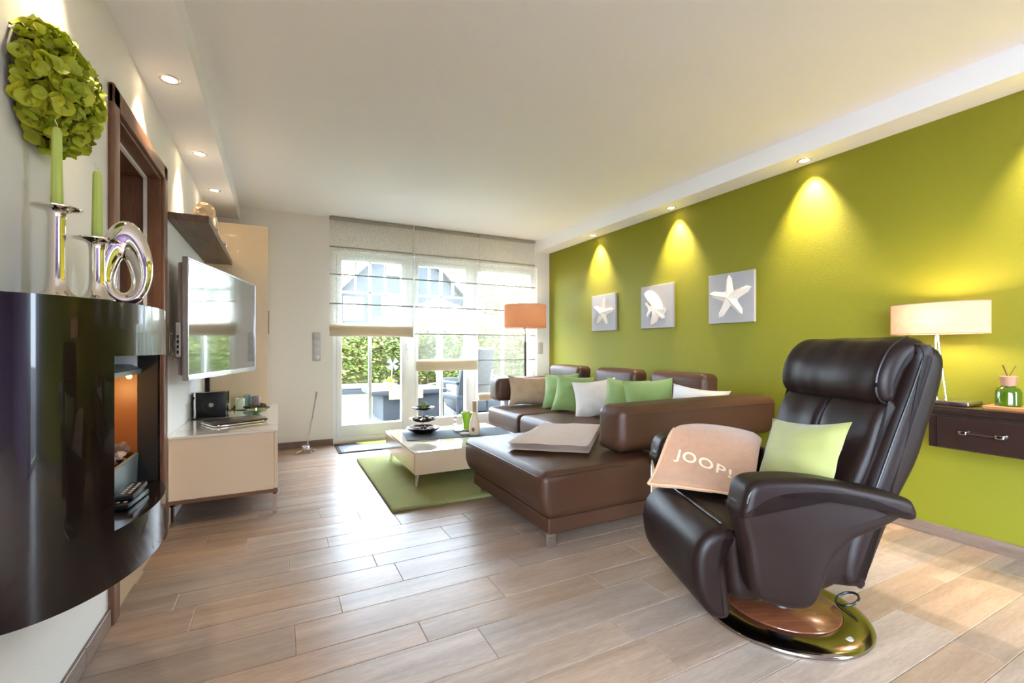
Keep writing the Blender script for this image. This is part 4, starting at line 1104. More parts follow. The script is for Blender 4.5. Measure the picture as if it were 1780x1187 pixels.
b = B(); soft_extrude(b, back, -0.292, 0.292, 0.045, 5, 10, wr(Vector((-1, 0)), 3.0, 0.004)); mk('back_shell', b, rm, rc, 60)
head = SP([(-0.225, 0.862), (-0.192, 0.878), (-0.178, 0.93), (-0.192, 1.0), (-0.232, 1.068), (-0.29, 1.105), (-0.345, 1.104), (-0.368, 1.075), (-0.345, 1.04), (-0.305, 1.0), (-0.27, 0.93), (-0.25, 0.875)])
b = B(); soft_extrude(b, head, -0.272, 0.272, 0.045, 5, 22, wr(Vector((1, 0.3)), 1.0, 0.012, (3, 11, 2.5))); mk('head_cushion', b, rm, rc, 70)
pad = SP([(-0.245, 0.885), (-0.20, 0.862), (-0.162, 0.80), (-0.128, 0.70), (-0.085, 0.60), (-0.045, 0.52), (-0.02, 0.455), (-0.06, 0.43), (-0.12, 0.52), (-0.165, 0.63), (-0.215, 0.76)])
for y0, y1, s in ((-0.268, -0.002, 5.0), (0.002, 0.268, 9.0)):
    b = B(); soft_extrude(b, pad, y0, y1, 0.032, 4, 10, wr(Vector((1, 0.2)), s, 0.009, (4, 8, 4))); mk('back_cushion', b, rm, rc, 70)
seat = SP([(-0.12, 0.30), (-0.12, 0.43), (-0.05, 0.455), (0.10, 0.458), (0.27, 0.452), (0.355, 0.44), (0.372, 0.41), (0.365, 0.32), (0.34, 0.20), (0.20, 0.19), (0.0, 0.22)])
b = B(); soft_extrude(b, seat, -0.275, 0.275, 0.04, 4, 8, wr(Vector((0.2, 1)), 2.0, 0.004)); mk('seat_cushion', b, rm, rc, 60)
foot = SP([(0.33, 0.442), (0.385, 0.445), (0.435, 0.425), (0.470, 0.385), (0.484, 0.33), (0.482, 0.27), (0.464, 0.20), (0.425, 0.145), (0.385, 0.128), (0.352, 0.15), (0.358, 0.25), (0.366, 0.35), (0.345, 0.41)])
b = B(); soft_extrude(b, foot, -0.272, 0.272, 0.035, 5, 8, wr(Vector((1, 0.2)), 7.0, 0.003)); mk('leg_rest', b, rm, rc, 60)
b = B(); tube(b, [(0.372, y, 0.452) for y in (-0.235, -0.1, 0.1, 0.235)], 0.004, 6); mk('piping', b, rs, rc)
armp = [(0.385, 0.59), (0.397, 0.55), (0.385, 0.49), (0.37, 0.44), (0.357, 0.353), (0.338, 0.276), (0.29, 0.246), (0.187, 0.225), (0.14, 0.24), (0.111, 0.291), (0.082, 0.372), (0.025, 0.435), (-0.062, 0.469), (-0.115, 0.492), (-0.163, 0.520), (-0.165, 0.56), (-0.10, 0.585), (0.0, 0.607), (0.187, 0.632), (0.33, 0.632)]
padp = [(0.392, 0.575), (0.399, 0.545), (0.384, 0.53), (0.30, 0.578), (0.20, 0.590), (0.10, 0.584), (0.0, 0.568), (-0.10, 0.532), (-0.165, 0.514), (-0.182, 0.535), (-0.172, 0.568), (-0.15, 0.586), (-0.06, 0.611), (0.0, 0.623), (0.10, 0.644), (0.187, 0.654), (0.28, 0.656), (0.34, 0.652), (0.376, 0.630)]
for s in (1, -1):
    b = B(); ya, yb = sorted((s*0.298, s*0.392))
    soft_extrude(b, SP(armp, 3), ya, yb, 0.03, 4, 5, wr(Vector((0.3, 1)), 4.0+s, 0.002)); mk('arm_panel', b, rm, rc, 60)
    b = B(); ya, yb = sorted((s*0.292, s*0.418))
    soft_extrude(b, SP(padp, 3), ya, yb, 0.026, 4, 6, wr(Vector((0, 1)), 8.0+s, 0.003)); mk('arm_pad', b, rm, rc, 60)
    b = B(); tube(b, [(x, s*0.410, z-0.012) for x, z in [(p[0], p[1]) for p in spline([(0.384, 0.595), (0.372, 0.628), (0.335, 0.648), (0.28, 0.653), (0.187, 0.651), (0.10, 0.641), (0.0, 0.620), (-0.06, 0.608), (-0.14, 0.585)], 4)]], 0.0035, 6); mk('piping', b, rs, rc)
# seams on the back
for yy in (-0.286, 0.286):
    b = B(); tube(b, [(x-0.012, yy*1.005, z) for x, z in [(p.x, p.y) for p in spline([(-0.31, 1.03), (-0.27, 0.92), (-0.205, 0.757), (-0.145, 0.60), (-0.09, 0.47)], 4)]], 0.004, 6); mk('piping', b, rs, rc)
    if yy > 0:
      b = B(); tube(b, [(p.x, 0.262, p.y) for p in spline([(-0.222, 0.868), (-0.186, 0.885), (-0.172, 0.93), (-0.186, 1.0), (-0.228, 1.072), (-0.29, 1.108)], 4)], 0.0038, 6); mk('piping', b, rs, rc)
# rear flap below the back
b = B(); soft_extrude(b, SP([(-0.13, 0.24), (-0.10, 0.225), (-0.02, 0.235), (0.06, 0.24), (0.06, 0.42), (-0.05, 0.45)]), -0.27, 0.27, 0.03, 4, 6); mk('rear_panel', b, rm, rc, 60)
# base
b = B(); lathe(b, [(0.205, 0.030), (0.21, 0.034), (0.285, 0.022), (0.302, 0.016), (0.306, 0.010), (0.304, 0.003), (0.29, 0.0), (0, 0.0)], 72); mk('base_ring', b, M('polished_steel', (170, 160, 150), 0.13, 1.0), rc, 50)
b = B(); lathe(b, [(0, 0.0405), (0.202, 0.0385), (0.206, 0.034), (0.206, 0.028)], 64); mk('wood_disc', b, M_wood('base_wood', (78, 42, 26), (108, 62, 38), 0.25, axis=0, coat=0.5), rc, 50)
b = B(); lathe(b, [(0.06, 0.038), (0.055, 0.06), (0.045, 0.08), (0.045, 0.24)], 24); mk('column', b, mt['black'], rc)
b = B(); lathe(b, [(0, 0.0285), (0.016, 0.0283), (0.017, 0.025)], 20, (-0.10, 0.225, 0)); mk('cap', b, mt['grey_switch'], rc)
b = B(); P = [(-0.255 + 0.040*math.cos(a), 0.036 + 0.034*math.sin(a), 0.058-0.018*math.cos(a)) for a in [i*6.2832/20 for i in range(21)]]; tube(b, P, 0.005, 6); mk('release_loop', b, mt['black'], rc)

# cushion on the recliner
CRM = Matrix.Translation(RC) @ Matrix.Rotation(RA, 4, 'Z')
b = B(); mm = CRM @ Matrix.Translation((-0.015, 0.085, 0.635)) @ Matrix.Rotation(R(90+8), 4, 'Z') @ Matrix.Rotation(R(-24), 4, 'X') @ Matrix.Rotation(R(-7), 4, 'Y')
pillow(b, 0.36, 0.33, 0.13, mm, seed=11); one('lime_cushion', b, mt['cush_lime'], 'pale lime cushion propped in the leather recliner', 'cushion', smooth=70)

# throw over the far side of the recliner with woven letters
bt = thing('lettered_throw', 'tan wool throw with pale woven letters over the far arm of the recliner', 'blanket', CRM @ Vector((0.2, -0.15, 0.47)))
bt.rotation_euler = (0, 0, 0)
EB = [Vector(p) for p in ((0.490, 0.165, 0.476), (0.315, 0.060, 0.482), (0.165, -0.070, 0.486))]
ET = [Vector(p) for p in ((0.272, 0.350, 0.686), (0.085, 0.375, 0.690), (-0.100, 0.270, 0.655))]
def bez(P, s):
    return P[0]*(1-s)**2 + (P[1]*2 - (P[0]+P[2])/2)*2*s*(1-s) + P[2]*s*s
def bl(s, t, off=0.0):
    a, c = bez(EB, s), bez(ET, s)
    p = a.lerp(c, t)
    zz = a.z + (c.z-a.z)*(1.0*t + 0.13*math.sin(math.pi*t) + (0.10*math.sin(2*math.pi*t)*-1))
    zz += 0.006*noise.noise(Vector((s*3, t*3, 1.0)))
    zz = max(zz, 0.474)
    zz += 0.010*math.sin(math.pi*s)*math.sin(math.pi*t)
    # corners rounded by pulling in
    return Vector((p.x, -p.y, zz + off))
b = B(); n, m_ = 40, 40; g = {}
for sd in (0, 1):
    for i in range(n+1):
        for j in range(m_+1):
            s, t_ = i/n, j/m_
            e = min(s, 1-s, t_, 1-t_); rd = 0.008*(1 - max(0, 1-e/0.06)**2)
            # round the upper corners
            ss_ = s; cu = max(0, t_-0.82)/0.18; ss_ = 0.5 + (s-0.5)*(1-0.16*cu*cu)
            v = bl(ss_, t_); v.z += rd if sd else -rd
            g[sd, i, j] = b.verts.new(CRM @ v)
for i in range(n):
    for j in range(m_):
        b.faces.new((g[1, i, j], g[1, i+1, j], g[1, i+1, j+1], g[1, i, j+1])); b.faces.new((g[0, i, j], g[0, i, j+1], g[0, i+1, j+1], g[0, i+1, j]))
for i in range(n):
    for j in (0, m_): b.faces.new((g[0, i, j], g[0, i+1, j], g[1, i+1, j], g[1, i, j]))
for j in range(m_):
    for i in (0, n): b.faces.new((g[0, i, j], g[0, i, j+1], g[1, i, j+1], g[1, i, j]))
mk('cloth', b, mt['throw2'], bt, 70)
b = B(); tube(b, [CRM @ bl(i/20, 0.0) for i in range(21)], 0.0065, 6); tube(b, [CRM @ bl(0.0, i/20*0.85) for i in range(21)], 0.006, 6); mk('binding', b, mt['throw_edge'], bt)
b = B(); P = [CRM @ (bl(0.03+0.6*i/20, 0.03) + Vector((0, 0, -0.012))) for i in range(21)]; tube(b, P, 0.006, 6); mk('lower_fold', b, mt['throw_edge'], bt)
fc = bpy.data.curves.new('letters', 'FONT'); fc.body = 'JOOP!'; fc.size = 1.0; fc.resolution_u = 4; fc.space_character = 1.15; fc.offset = 0.018
fo = bpy.data.objects.new('letters_tmp', fc); COL.objects.link(fo)
dg = bpy.context.evaluated_depsgraph_get(); me = bpy.data.meshes.new_from_object(fo.evaluated_get(dg))
b = B(); b.from_mesh(me); bpy.data.objects.remove(fo); bpy.data.meshes.remove(me)
bmesh.ops.subdivide_edges(b, edges=[e for e in b.edges if e.calc_length() > 0.2], cuts=6)
bmesh.ops.triangulate(b, faces=b.faces)
xm = max(v.co.x for v in b.verts)
for v in b.verts:
    s = 0.19 + v.co.x/xm*0.60; t_ = 0.335 + v.co.y*0.14 - 0.16*v.co.x/xm
    v.co = CRM @ bl(s, t_, 0.0125)
mk('letters', b, mt['letters'], bt, 0)

# ================================================================== RIGHT SIDE
# ---- pictures
def picture(y0, y1, z0, z1, label, relief):
    t = thing('wall_picture', label, 'picture', (XR, (y0+y1)/2, z0), group='relief pictures on the green wall')
    b = B(); box(b, XR-0.028, XR-0.0005, y0, y1, z0, z1, 0.002, 1); mk('canvas', b, mt['pic_grey'], t)
    cy, cz = (y0+y1)/2, (z0+z1)/2; x0 = XR-0.028
    mk('relief', relief(cy, cz, x0), mt['shell'], t, 30)
def star(rot, k):
    def f(cy, cz, x0):
        b = B(); n = 5; top = b.verts.new((x0-0.040, cy, cz)); ring = []
        P = []
        for i in range(n):
            a = R(rot) + 2*math.pi*i/n; L_ = k*(0.165 + 0.012*math.sin(i*2.1))
            d = lambda ang, r, x: (x0-x, cy - r*math.sin(ang), cz + r*math.cos(ang))
            a2 = a + math.pi/n
            arm_l = [d(a - 0.42, L_*0.45, 0.0), d(a - 0.15, L_*0.86, 0.0)]
            tip = d(a + 0.03, L_*1.03, 0.0); arm_r = [d(a + 0.17, L_*0.86, 0.0), d(a + 0.42, L_*0.45, 0.0)]
            val = d(a2, L_*0.36, 0.0)
            rid = [b.verts.new(d(a, L_*0.45, 0.034)), b.verts.new(d(a, L_*0.86, 0.021)), b.verts.new(d(a+0.02, L_*1.0, 0.010))]
            P.append((rid, arm_l, tip, arm_r, val))
        vals = [b.verts.new(p[4]) for p in P]
        for i in range(n):
            rid, al, tip, ar, _ = P[i]
            al = [b.verts.new(x) for x in al]; tip = b.verts.new(tip); ar = [b.verts.new(x) for x in ar]
            vp, vn = vals[i-1], vals[i]
            b.faces.new((top, rid[0], al[0], vp)); b.faces.new((rid[0], rid[1], al[1], al[0])); b.faces.new((rid[1], rid[2], tip, al[1]))
            b.faces.new((top, vn, ar[1], rid[0])); b.faces.new((rid[0], ar[1], ar[0], rid[1])); b.faces.new((rid[1], ar[0], tip, rid[2]))
        bmesh.ops.subdivide_edges(b, edges=b.edges[:], cuts=1, smooth=0.6)
        return b
    return f
def fish(cy, cz, x0):
    # angelfish seen side on; the outline is (across, up), across grows to the right of the viewer
    out = [(-0.155, 0.145), (-0.11, 0.168), (-0.05, 0.155), (0.01, 0.115), (0.065, 0.045), (0.085, -0.02), (0.10, -0.045), (0.13, -0.035), (0.118, -0.065), (0.105, -0.085), (0.115, -0.115), (0.085, -0.130), (0.055, -0.105), (0.04, -0.105), (0.015, -0.15), (-0.055, -0.185), (-0.035, -0.145), (-0.04, -0.08), (-0.055, -0.045), (-0.095, -0.10), (-0.125, -0.085), (-0.105, -0.05), (-0.10, -0.01), (-0.125, 0.02), (-0.145, 0.045), (-0.105, 0.05), (-0.055, 0.005), (-0.045, 0.05), (-0.055, 0.105), (-0.10, 0.138)]
    b = B(); P = [(p.x, p.y) for p in spline(out, 2, True)]
    c = (0.0, -0.02)
    rows = []
    for k, dz in ((1.0, 0.0), (0.97, 0.016), (0.80, 0.030), (0.45, 0.038)):
        rows.append([b.verts.new((x0-dz, cy - (c[0]+(p[0]-c[0])*k), cz + (c[1]+(p[1]-c[1])*k))) for p in P])
    n = len(P)
    for a, d in zip(rows, rows[1:]):
        for i in range(n): b.faces.new((a[i], a[(i+1) % n], d[(i+1) % n], d[i]))
    cv = b.verts.new((x0-0.040, cy-c[0], cz+c[1]))
    for i in range(n): b.faces.new((rows[-1][i], rows[-1][(i+1) % n], cv))
    return b
picture(3.942, 4.368, 1.262, 1.672, 'grey square picture with a cream starfish, farthest along the green wall', star(8, 1.0))
picture(3.123, 3.546, 1.262, 1.684, 'grey square picture with a cream fish on the green wall', fish)
picture(2.301, 2.723, 1.273, 1.684, 'grey square picture with a cream starfish, nearest on the green wall', star(-4, 1.12))

# ---- wall console with drawer
co = thing('wall_console', 'dark brown glossy wall console with a drawer on the green wall', 'console', (XR, 0.66, 0.56))
mk('body', box(B(), 3.012, XR-0.0005, 0.20, 1.118, 0.56, 0.738, 0.002, 1), mt['console'], co)
mk('top_slab', box(B(), 3.0, XR-0.0005, 0.195, 1.124, 0.7385, 0.772, 0.003, 2), mt['console'], co)
mk('chrome_line', box(B(), 3.006, 3.03, 0.198, 1.121, 0.722, 0.727), mt['steel'], co)
dr = mk('drawer', box(B(), 2.997, 3.0125, 0.205, 1.08, 0.566, 0.720, 0.002, 1), mt['console'], co)
b = B(); tube(b, [(2.976, 0.855, 0.652), (2.976, 0.965, 0.652)], 0.006, 8); mk('handle', b, mt['console'], dr)
for y in (0.845, 0.975):
    b = B(); box(b, 2.968, 2.998, y-0.016, y+0.016, 0.643, 0.661, 0.004, 2); mk('handle_end', b, mt['chrome'], dr)

# ---- table lamp
t = thing('table_lamp', 'table lamp with an oval pinkish shade on the dark wall console', 'lamp', (3.14, 1.08, 0.7722))
b = B(); box(b, 3.05, 3.22, 0.975, 1.125, 0.7724, 0.797, 0.006, 2); mk('base', b, mt['steel'], t)
for dy in (-0.020, 0.020):
    b = B(); tube(b, [(3.14, 1.112+dy, 0.795), (3.14, 1.130+dy*0.25, 1.12), (3.14, 1.130+dy*0.2, 1.20)], 0.005, 8); mk('stem', b, mt['steel'], t)
shade('lamp_shade', 3.14, 1.128, 1.143, 1.305, 0.105, 0.205, mt['lampsh2'], t)
bulb(3.14, 1.128, 1.225, 10.5, t, (3.14, 1.08, 0.7722), (1.0, 0.80, 0.55), 0.028)

# ---- reed diffuser on a wooden tray
b = B(); box(b, 3.04, 3.19, 0.70, 0.925, 0.7724, 0.790, 0.003, 1); one('wood_tray', b, M_wood('tray_wood', (150, 92, 48), (186, 126, 72), 0.5, axis=1), 'small wooden tray on the dark wall console', 'tray')
t = thing('reed_diffuser', 'green glass reed diffuser with a wooden collar on the small tray', 'diffuser', (3.115, 0.855, 0.7904))
b = B(); lathe(b, [(0, 0), (0.043, 0), (0.046, 0.004), (0.046, 0.066), (0.040, 0.082), (0.026, 0.092), (0.026, 0.100)], 32, (3.115, 0.855, 0.7904)); mk('bottle', b, M('green_bottle', (92, 122, 20), 0.06, coat=0.5, trans=0.6), t)
b = B(); lathe(b, [(0.0, 0.097), (0.026, 0.097), (0.032, 0.140), (0.030, 0.143), (0.012, 0.143), (0, 0.142)], 28, (3.115, 0.855, 0.7904)); mk('collar', b, M_wood('collar_wood', (150, 104, 80), (178, 132, 104), 0.6, axis=2), t)
for dx, dy in ((0.010, 0.030), (-0.008, 0.020), (0.004, -0.030)):
    b = B(); tube(b, [(3.115-dx, 0.855-dy*0.9, 0.80), (3.115, 0.855, 0.925), (3.115+dx, 0.855+dy*0.8, 0.985)], 0.002, 6); mk('reed', b, M('reed', (96, 70, 40), 0.8) if 'reed' not in bpy.data.materials else bpy.data.materials['reed'], t)

# ================================================================== OUTSIDE
GZ = -0.06
mt['paving'] = M('patio_slab', (68, 69, 71), 0.8, bump=(80, 0.3, 0.004), rand=(78, 78, 78))
mt['lawn'] = M('lawn_grass', (92, 104, 44), 0.95, var=((112, 116, 56), 6, 2), bump=(60, 1.0, 0.05))
mt['rattan'] = M('grey_rattan', (40, 42, 45), 0.7, bump=(150, 0.9, 0.006))
mt['out_cush'] = M('grey_outdoor_cushion', (92, 94, 98), 0.85)
bm = B(); box(bm, -14, 26, YB+0.3, 60, -0.4, GZ-0.02); lawn = struct('lawn', bm, mt['lawn'], smooth=0)
bm = B(); box(bm, XP+0.12, 26, -30, YF-0.22, -0.4, GZ-0.02); box(bm, -14, XP+0.12, -30, YF2-0.22, -0.4, GZ-0.02); box(bm, -14, XL-0.3, YF2-0.22, YB+0.3, -0.4, GZ-0.02); struct('front_yard', bm, mt['paving'], smooth=0)
bm = B(); box(bm, -1.0, 6.0, YB+0.3, 8.7, -0.3, GZ-0.012); pat = struct('patio', bm, mt['grout'], smooth=0)
slab = {}
for i in range(14):
    for j in range(6):
        x0, y0 = -1.0 + i*0.5, YB+0.3 + j*0.506
        b = B(); box(b, x0+0.004, x0+0.496, y0+0.004, y0+0.502, GZ-0.03, GZ, 0.003, 1)
        if not slab: slab['m'] = None
        mk('paving_slab', b, mt['paving'], pat)
# outer shell of the house above the room, so the terrace lies in its shade
# hedge
mt['hedge'] = M('hedge_leaf', (66, 84, 28), 0.6, var=((108, 112, 50), 3.0, 2.0))
mt['twig'] = M('hedge_twig', (88, 66, 50), 0.9)
hd = thing('hedge', 'tall leafy green hedge along the far side of the lawn', 'hedge', (4.0, 13.4, GZ))
b = B()
for k in range(16000):
    x = rnd.uniform(-3.0, 11.0); top = 1.75 + 0.25*noise.noise(Vector((x*0.9, 0, 0)))
    z = GZ + 0.15 + (top-0.15)*rnd.random()**0.85
    y = 13.4 - 0.45*rnd.random()**2 + 0.3*noise.noise(Vector((x*1.6, z*1.6, 4)))
    a = Vector((rnd.uniform(-1, 1), rnd.uniform(-1, 0.3), rnd.uniform(-1, 1))).normalized(); u = a.cross(Vector((0.3, 0.2, 1))).normalized(); w = a.cross(u)
    s = rnd.uniform(0.035, 0.075); p = Vector((x, y, z))
    b.faces.new([b.verts.new(q) for q in (p-u*s, p-w*s*0.5, p+u*s, p+w*s*0.5)])
mk('foliage', b, mt['hedge'], hd, 0)
b = B(); rbox(b, (4.0, 13.75, 0.74), (7.0, 0.3, 0.80), 0.2, 3, (60, 3, 12), fn=lambda q: (q.x, q.y + 0.12*noise.noise(Vector((q.x*2, q.z*2, 0))), q.z + 0.12*noise.noise(Vector((q.x*1.5, 5, 0))))); mk('inner_growth', b, M('hedge_inner', (44, 52, 22), 0.9, var=((92, 84, 50), 8, 2.5)), hd)
for k in range(40):
    x = -2.9 + k*0.35 + rnd.uniform(-.1, .1); b = B(); tube(b, [(x, 13.45, GZ-0.02), (x+rnd.uniform(-.1, .1), 13.4, 0.7), (x+rnd.uniform(-.25, .25), 13.35, 1.6)], [0.035, 0.025, 0.008], 6); mk('trunk', b, mt['twig'], hd)
# neighbour's house
hs = thing('neighbour_house', 'pale grey gabled house beyond the hedge, seen through the blinds', 'house', (5.4, 25, GZ))
mt['house_wall'] = M('house_render', (42, 48, 54), 0.9); mt['roof'] = M('roof_tiles', (32, 36, 41), 0.8, bump=(12, 0.6, 0.05)); mt['win_dark'] = M('house_window', (120, 136, 150), 0.1)
b = B(); prism(b, [(2.2, GZ-0.02), (8.6, GZ-0.02), (8.6, 3.4), (5.4, 6.6), (2.2, 3.4)], 22, 31); mk('wall', b, mt['house_wall'], hs, 0)
for s in (-1, 1):
    b = B(); prism(b, [(5.4, 6.72), (5.4+s*3.7, 3.02), (5.4+s*3.7, 3.20), (5.4, 6.92)], 21.6, 31.4); mk('roof', b, mt['roof'], hs, 0)
    b = B(); prism(b, [(5.4, 6.70), (5.4+s*3.72, 2.98), (5.4+s*3.72, 3.22), (5.4, 6.94)], 21.52, 21.62); mk('barge_board', b, mt['frame_white'], hs, 0)
for x, z, w_, h_ in ((3.1, 2.3, 0.9, 1.1), (4.9, 2.3, 1.1, 1.2), (7.0, 2.3, 1.0, 1.1), (5.0, 4.5, 0.9, 1.0), (3.3, 0.2, 1.0, 1.4), (6.3, 0.0, 1.6, 2.0)):
    b = B(); box(b, x-w_/2, x+w_/2, 21.93, 22.0, z, z+h_); f_ = mk('window', b, mt['frame_white'], hs, 0)
    for k in (0, 1): mk('pane', box(B(), x-w_/2+0.06+k*w_/2, x-0.04+k*w_/2, 21.91, 21.935, z+0.08, z+h_-0.08), mt['win_dark'], f_, 0)
# trees at the right of the garden
def tree(x, y, h, r, label, seed, m):
    t = thing('garden_tree', label, 'tree', (x, y, GZ))
    b = B(); tube(b, [(x, y, GZ-0.02), (x+0.05, y, h*0.35), (x-0.05, y+0.05, h*0.7)], [0.11, 0.08, 0.03], 8)
    for k in range(9):
        a = k*2.4; tube(b, [(x, y, h*(0.3+0.04*k)), (x+r*0.7*math.cos(a), y+r*0.7*math.sin(a), h*(0.5+0.045*k))], [0.035, 0.01], 5)
    mk('trunk', b, mt['twig'], t)
    rr = random.Random(seed); b = B()
    for k in range(2600):
        d = Vector((rr.gauss(0, 1), rr.gauss(0, 1), rr.gauss(0, 1))).normalized()*(rr.random()**0.4)
        p = Vector((x+d.x*r, y+d.y*r, h*0.66+d.z*h*0.36)); a = Vector((rr.uniform(-1, 1), rr.uniform(-1, 1), rr.uniform(-1, 1))).normalized(); u = a.cross(Vector((0.3, 0.2, 1))).normalized(); w = a.cross(u); s = rr.uniform(0.05, 0.10)
        b.faces.new([b.verts.new(q) for q in (p-u*s, p-w*s*0.5, p+u*s, p+w*s*0.5)])
    mk('crown', b, m, t, 0)
tree(7.9, 15.9, 4.2, 1.3, 'young leafy tree right of the grey gabled house', 3, mt['hedge'])
tree(12.4, 17.5, 4.6, 1.7, 'broad leafy tree at the right end of the hedge', 5, mt['hedge'])
# garden parasol
t = thing('garden_parasol', 'cream garden parasol standing on the lawn', 'parasol', (3.55, 11.0, GZ))
b = B(); n = 8; rows = [[b.verts.new((3.55+r*math.cos(6.2832*i/n+0.2), 11.0+r*math.sin(6.2832*i/n+0.2), z)) for i in range(n)] for r, z in ((0.05, 2.30), (0.9, 1.98), (1.7, 1.72), (1.7, 1.58))]
for p, q in zip(rows, rows[1:]):
    for i in range(n): b.faces.new((p[i], p[(i+1) % n], q[(i+1) % n], q[i]))
mk('canopy', b, M('parasol_cloth', (196, 186, 166), 0.9), t, 0)
b = B(); lathe(b, [(0, GZ), (0.25, GZ), (0.25, GZ+0.06), (0.03, GZ+0.08), (0.024, 0.2), (0.024, 2.33), (0, 2.34)], 16, (3.55, 11.0, 0)); mk('pole', b, mt['frame_white'], t)
for i in range(n):
    b = B(); a = 6.2832*i/n+0.2; tube(b, [(3.55, 11.0, 2.26), (3.55+1.68*math.cos(a), 11.0+1.68*math.sin(a), 1.70)], 0.01, 5); mk('rib', b, mt['frame_white'], t)

# terrace table
t = thing('terrace_table', 'low grey rattan table with plinth sides on the terrace', 'table', (1.85, 7.55, GZ))
mk('top', box(B(), 1.26, 2.45, 7.10, 8.05, 0.33, 0.405, 0.006, 2), mt['rattan'], t)
for nm, a in (('side_panel', (1.44, 2.42, 7.14, 7.18)), ('side_panel', (1.44, 2.42, 7.97, 8.01)), ('end_panel', (1.44, 1.48, 7.18, 7.97)), ('end_panel', (2.38, 2.42, 7.18, 7.97))):
    mk(nm, box(B(), a[0], a[1], a[2], a[3], GZ+0.002, 0.329, 0.004, 1), mt['rattan'], t)
b = B(); box(b, 1.52, 2.05, 7.085, 8.07, 0.4055, 0.410); box(b, 1.52, 2.05, 7.085, 7.0945, 0.27, 0.41); one('table_runner', b, M('lime_runner', (196, 206, 96), 0.85), 'lime green runner hanging over the terrace table', 'runner')
t = thing('flower_pot', 'green pot with a leafy plant on the terrace table', 'plant', (1.60, 7.45, 0.4105))
b = B(); lathe(b, [(0, 0.0), (0.05, 0), (0.065, 0.04), (0.075, 0.10), (0.07, 0.105), (0, 0.095)], 24, (1.60, 7.45, 0.4105)); mk('pot', b, M('pot_green', (92, 122, 84), 0.4), t)
b = B()
for k in range(60):
    a = rnd.uniform(0, 6.28); el = rnd.uniform(0.0, 1.3); d = Vector((math.cos(a)*math.cos(el), math.sin(a)*math.cos(el), math.sin(el)))*rnd.uniform(0.05, 0.13); p = Vector((1.60, 7.45, 0.505))
    s = d.cross(Vector((0, 0, 1))).normalized()*0.022; q = p+d*0.6
    b.faces.new([b.verts.new(x) for x in (p, q-s, p+d, q+s)])
mk('leaves', b, M('pot_leaf', (176, 196, 60), 0.6), t, 0)
t = thing('garden_pinwheel', 'pale blue pinwheel on a thin stick in the flower pot', 'pinwheel', (1.66, 7.46, 0.50))
b = B(); tube(b, [(1.63, 7.455, 0.50), (1.655, 7.46, 0.80)], 0.004, 6); mk('stick', b, mt['frame_white'], t)
for k in range(4):
    a = k*1.5708+0.4; b = B(); c = Vector((1.655, 7.45, 0.80)); e1 = Vector((math.cos(a), 0, math.sin(a)))*0.11; e2 = Vector((math.cos(a+0.8), -0.15, math.sin(a+0.8)))*0.10
    b.faces.new([b.verts.new(x) for x in (c, c+e1, c+e2)]); bmesh.ops.solidify(b, geom=b.faces[:], thickness=0.002); mk('blade', b, M('pinwheel_blue', (188, 214, 236), 0.5) if 'pinwheel_blue' not in bpy.data.materials else bpy.data.materials['pinwheel_blue'], t, 0)
# rattan bench left of the table
t = thing('rattan_bench', 'low rattan bench with a pale cushion behind the terrace table', 'bench', (1.15, 8.3, GZ))
mk('seat_frame', box(B(), 0.75, 1.95, 8.25, 8.60, 0.26, 0.34, 0.006, 1), mt['rattan'], t); mk('seat_cushion', rbox(B(), (1.35, 8.42, 0.38), (0.58, 0.17, 0.04), 0.03), mt['out_cush'], t)
for x in (0.80, 1.90):
    for y in (8.29, 8.56): mk('leg', box(B(), x-0.03, x+0.03, y-0.03, y+0.03, GZ+0.001, 0.26), mt['rattan'], t)
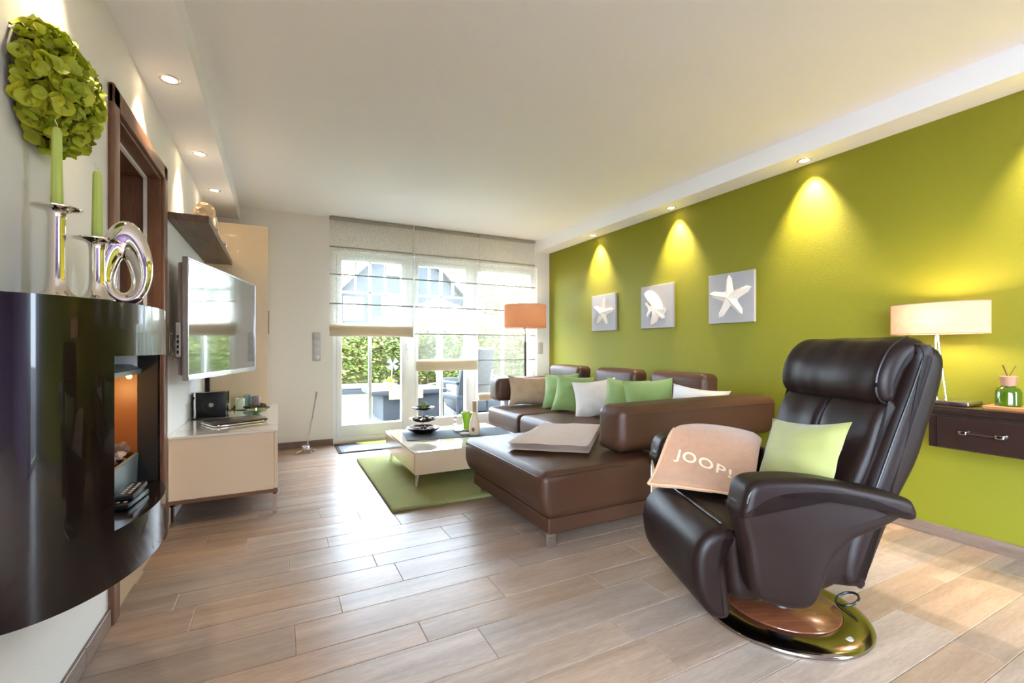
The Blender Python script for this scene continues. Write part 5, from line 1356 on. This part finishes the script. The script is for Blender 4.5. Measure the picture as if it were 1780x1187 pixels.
# outdoor sofa and chairs
def lounge(loc, rz, w, d, label, seat_h=0.28, back_h=0.62, name='outdoor_sofa', cat='sofa', seats=2):
    t = thing(name, label, cat, loc, rz)
    mk('frame', box(B(), -w/2, w/2, -d/2, d/2, 0.03, seat_h, 0.01, 2), mt['rattan'], t)
    for sx in (-1, 1):
        mk('arm', box(B(), min(sx*w/2, sx*(w/2-0.12)), max(sx*w/2, sx*(w/2-0.12)), -d/2, d/2, seat_h, 0.52, 0.01, 2), mt['rattan'], t)
        for sy in (-1, 1): mk('foot', box(B(), sx*(w/2-0.06)-0.025, sx*(w/2-0.06)+0.025, sy*(d/2-0.06)-0.025, sy*(d/2-0.06)+0.025, 0.0, 0.031), mt['black'], t)
    mk('back', box(B(), -w/2+0.12, w/2-0.12, d/2-0.12, d/2, seat_h, back_h, 0.01, 2), mt['rattan'], t)
    sw = (w-0.26)/seats
    for k in range(seats):
        x = -w/2+0.13+sw*(k+0.5)
        b = B(); rbox(b, (x, -0.05, seat_h+0.062), (sw/2-0.006, d/2-0.08, 0.06), 0.04, puff=(0, 0, 0.01)); mk('seat_cushion', b, mt['out_cush'], t)
        b = B(); rbox(b, (x, d/2-0.19, seat_h+0.30), (sw/2-0.008, 0.065, 0.17), 0.05, puff=(0, 0.02, 0)); mk('back_cushion', b, mt['rattan'] if k == 0 else mt['out_cush'], t)
    return t
lounge((3.25, 8.05, GZ), R(-100), 1.6, 0.80, 'grey rattan outdoor sofa with pale cushions beyond the terrace table')
def highchair(loc, rz, label):
    t = thing('rattan_chair', label, 'chair', loc, rz)
    mk('seat', box(B(), -0.28, 0.28, -0.28, 0.28, 0.34, 0.42, 0.02, 2), mt['rattan'], t)
    b = B(); prism(b, [(0.20, 0.40), (0.27, 0.40), (0.46, 1.10), (0.42, 1.13), (0.37, 1.10)], -0.27, 0.27, 0.012, 2, to=lambda a, c, s: (s, a, c)); mk('backrest', b, mt['rattan'], t)
    for sx in (-1, 1):
        b = B(); box(b, sx*0.29-0.03, sx*0.29+0.03, -0.27, 0.30, 0.58, 0.62, 0.01, 2); mk('arm', b, mt['rattan'], t)
        for sy in (-1, 1):
            b = B(); tube(b, [(sx*0.27, sy*0.25, 0.60 if sy < 0 else 0.40), (sx*0.27, sy*0.25, 0.0)], 0.02, 8); mk('leg', b, mt['rattan'], t)
highchair((2.60, 6.70, GZ), R(190), 'grey rattan chair with its tall back towards the middle glazed door')
highchair((3.42, 6.30, GZ), R(-120), 'grey rattan chair seen through the rightmost blind')
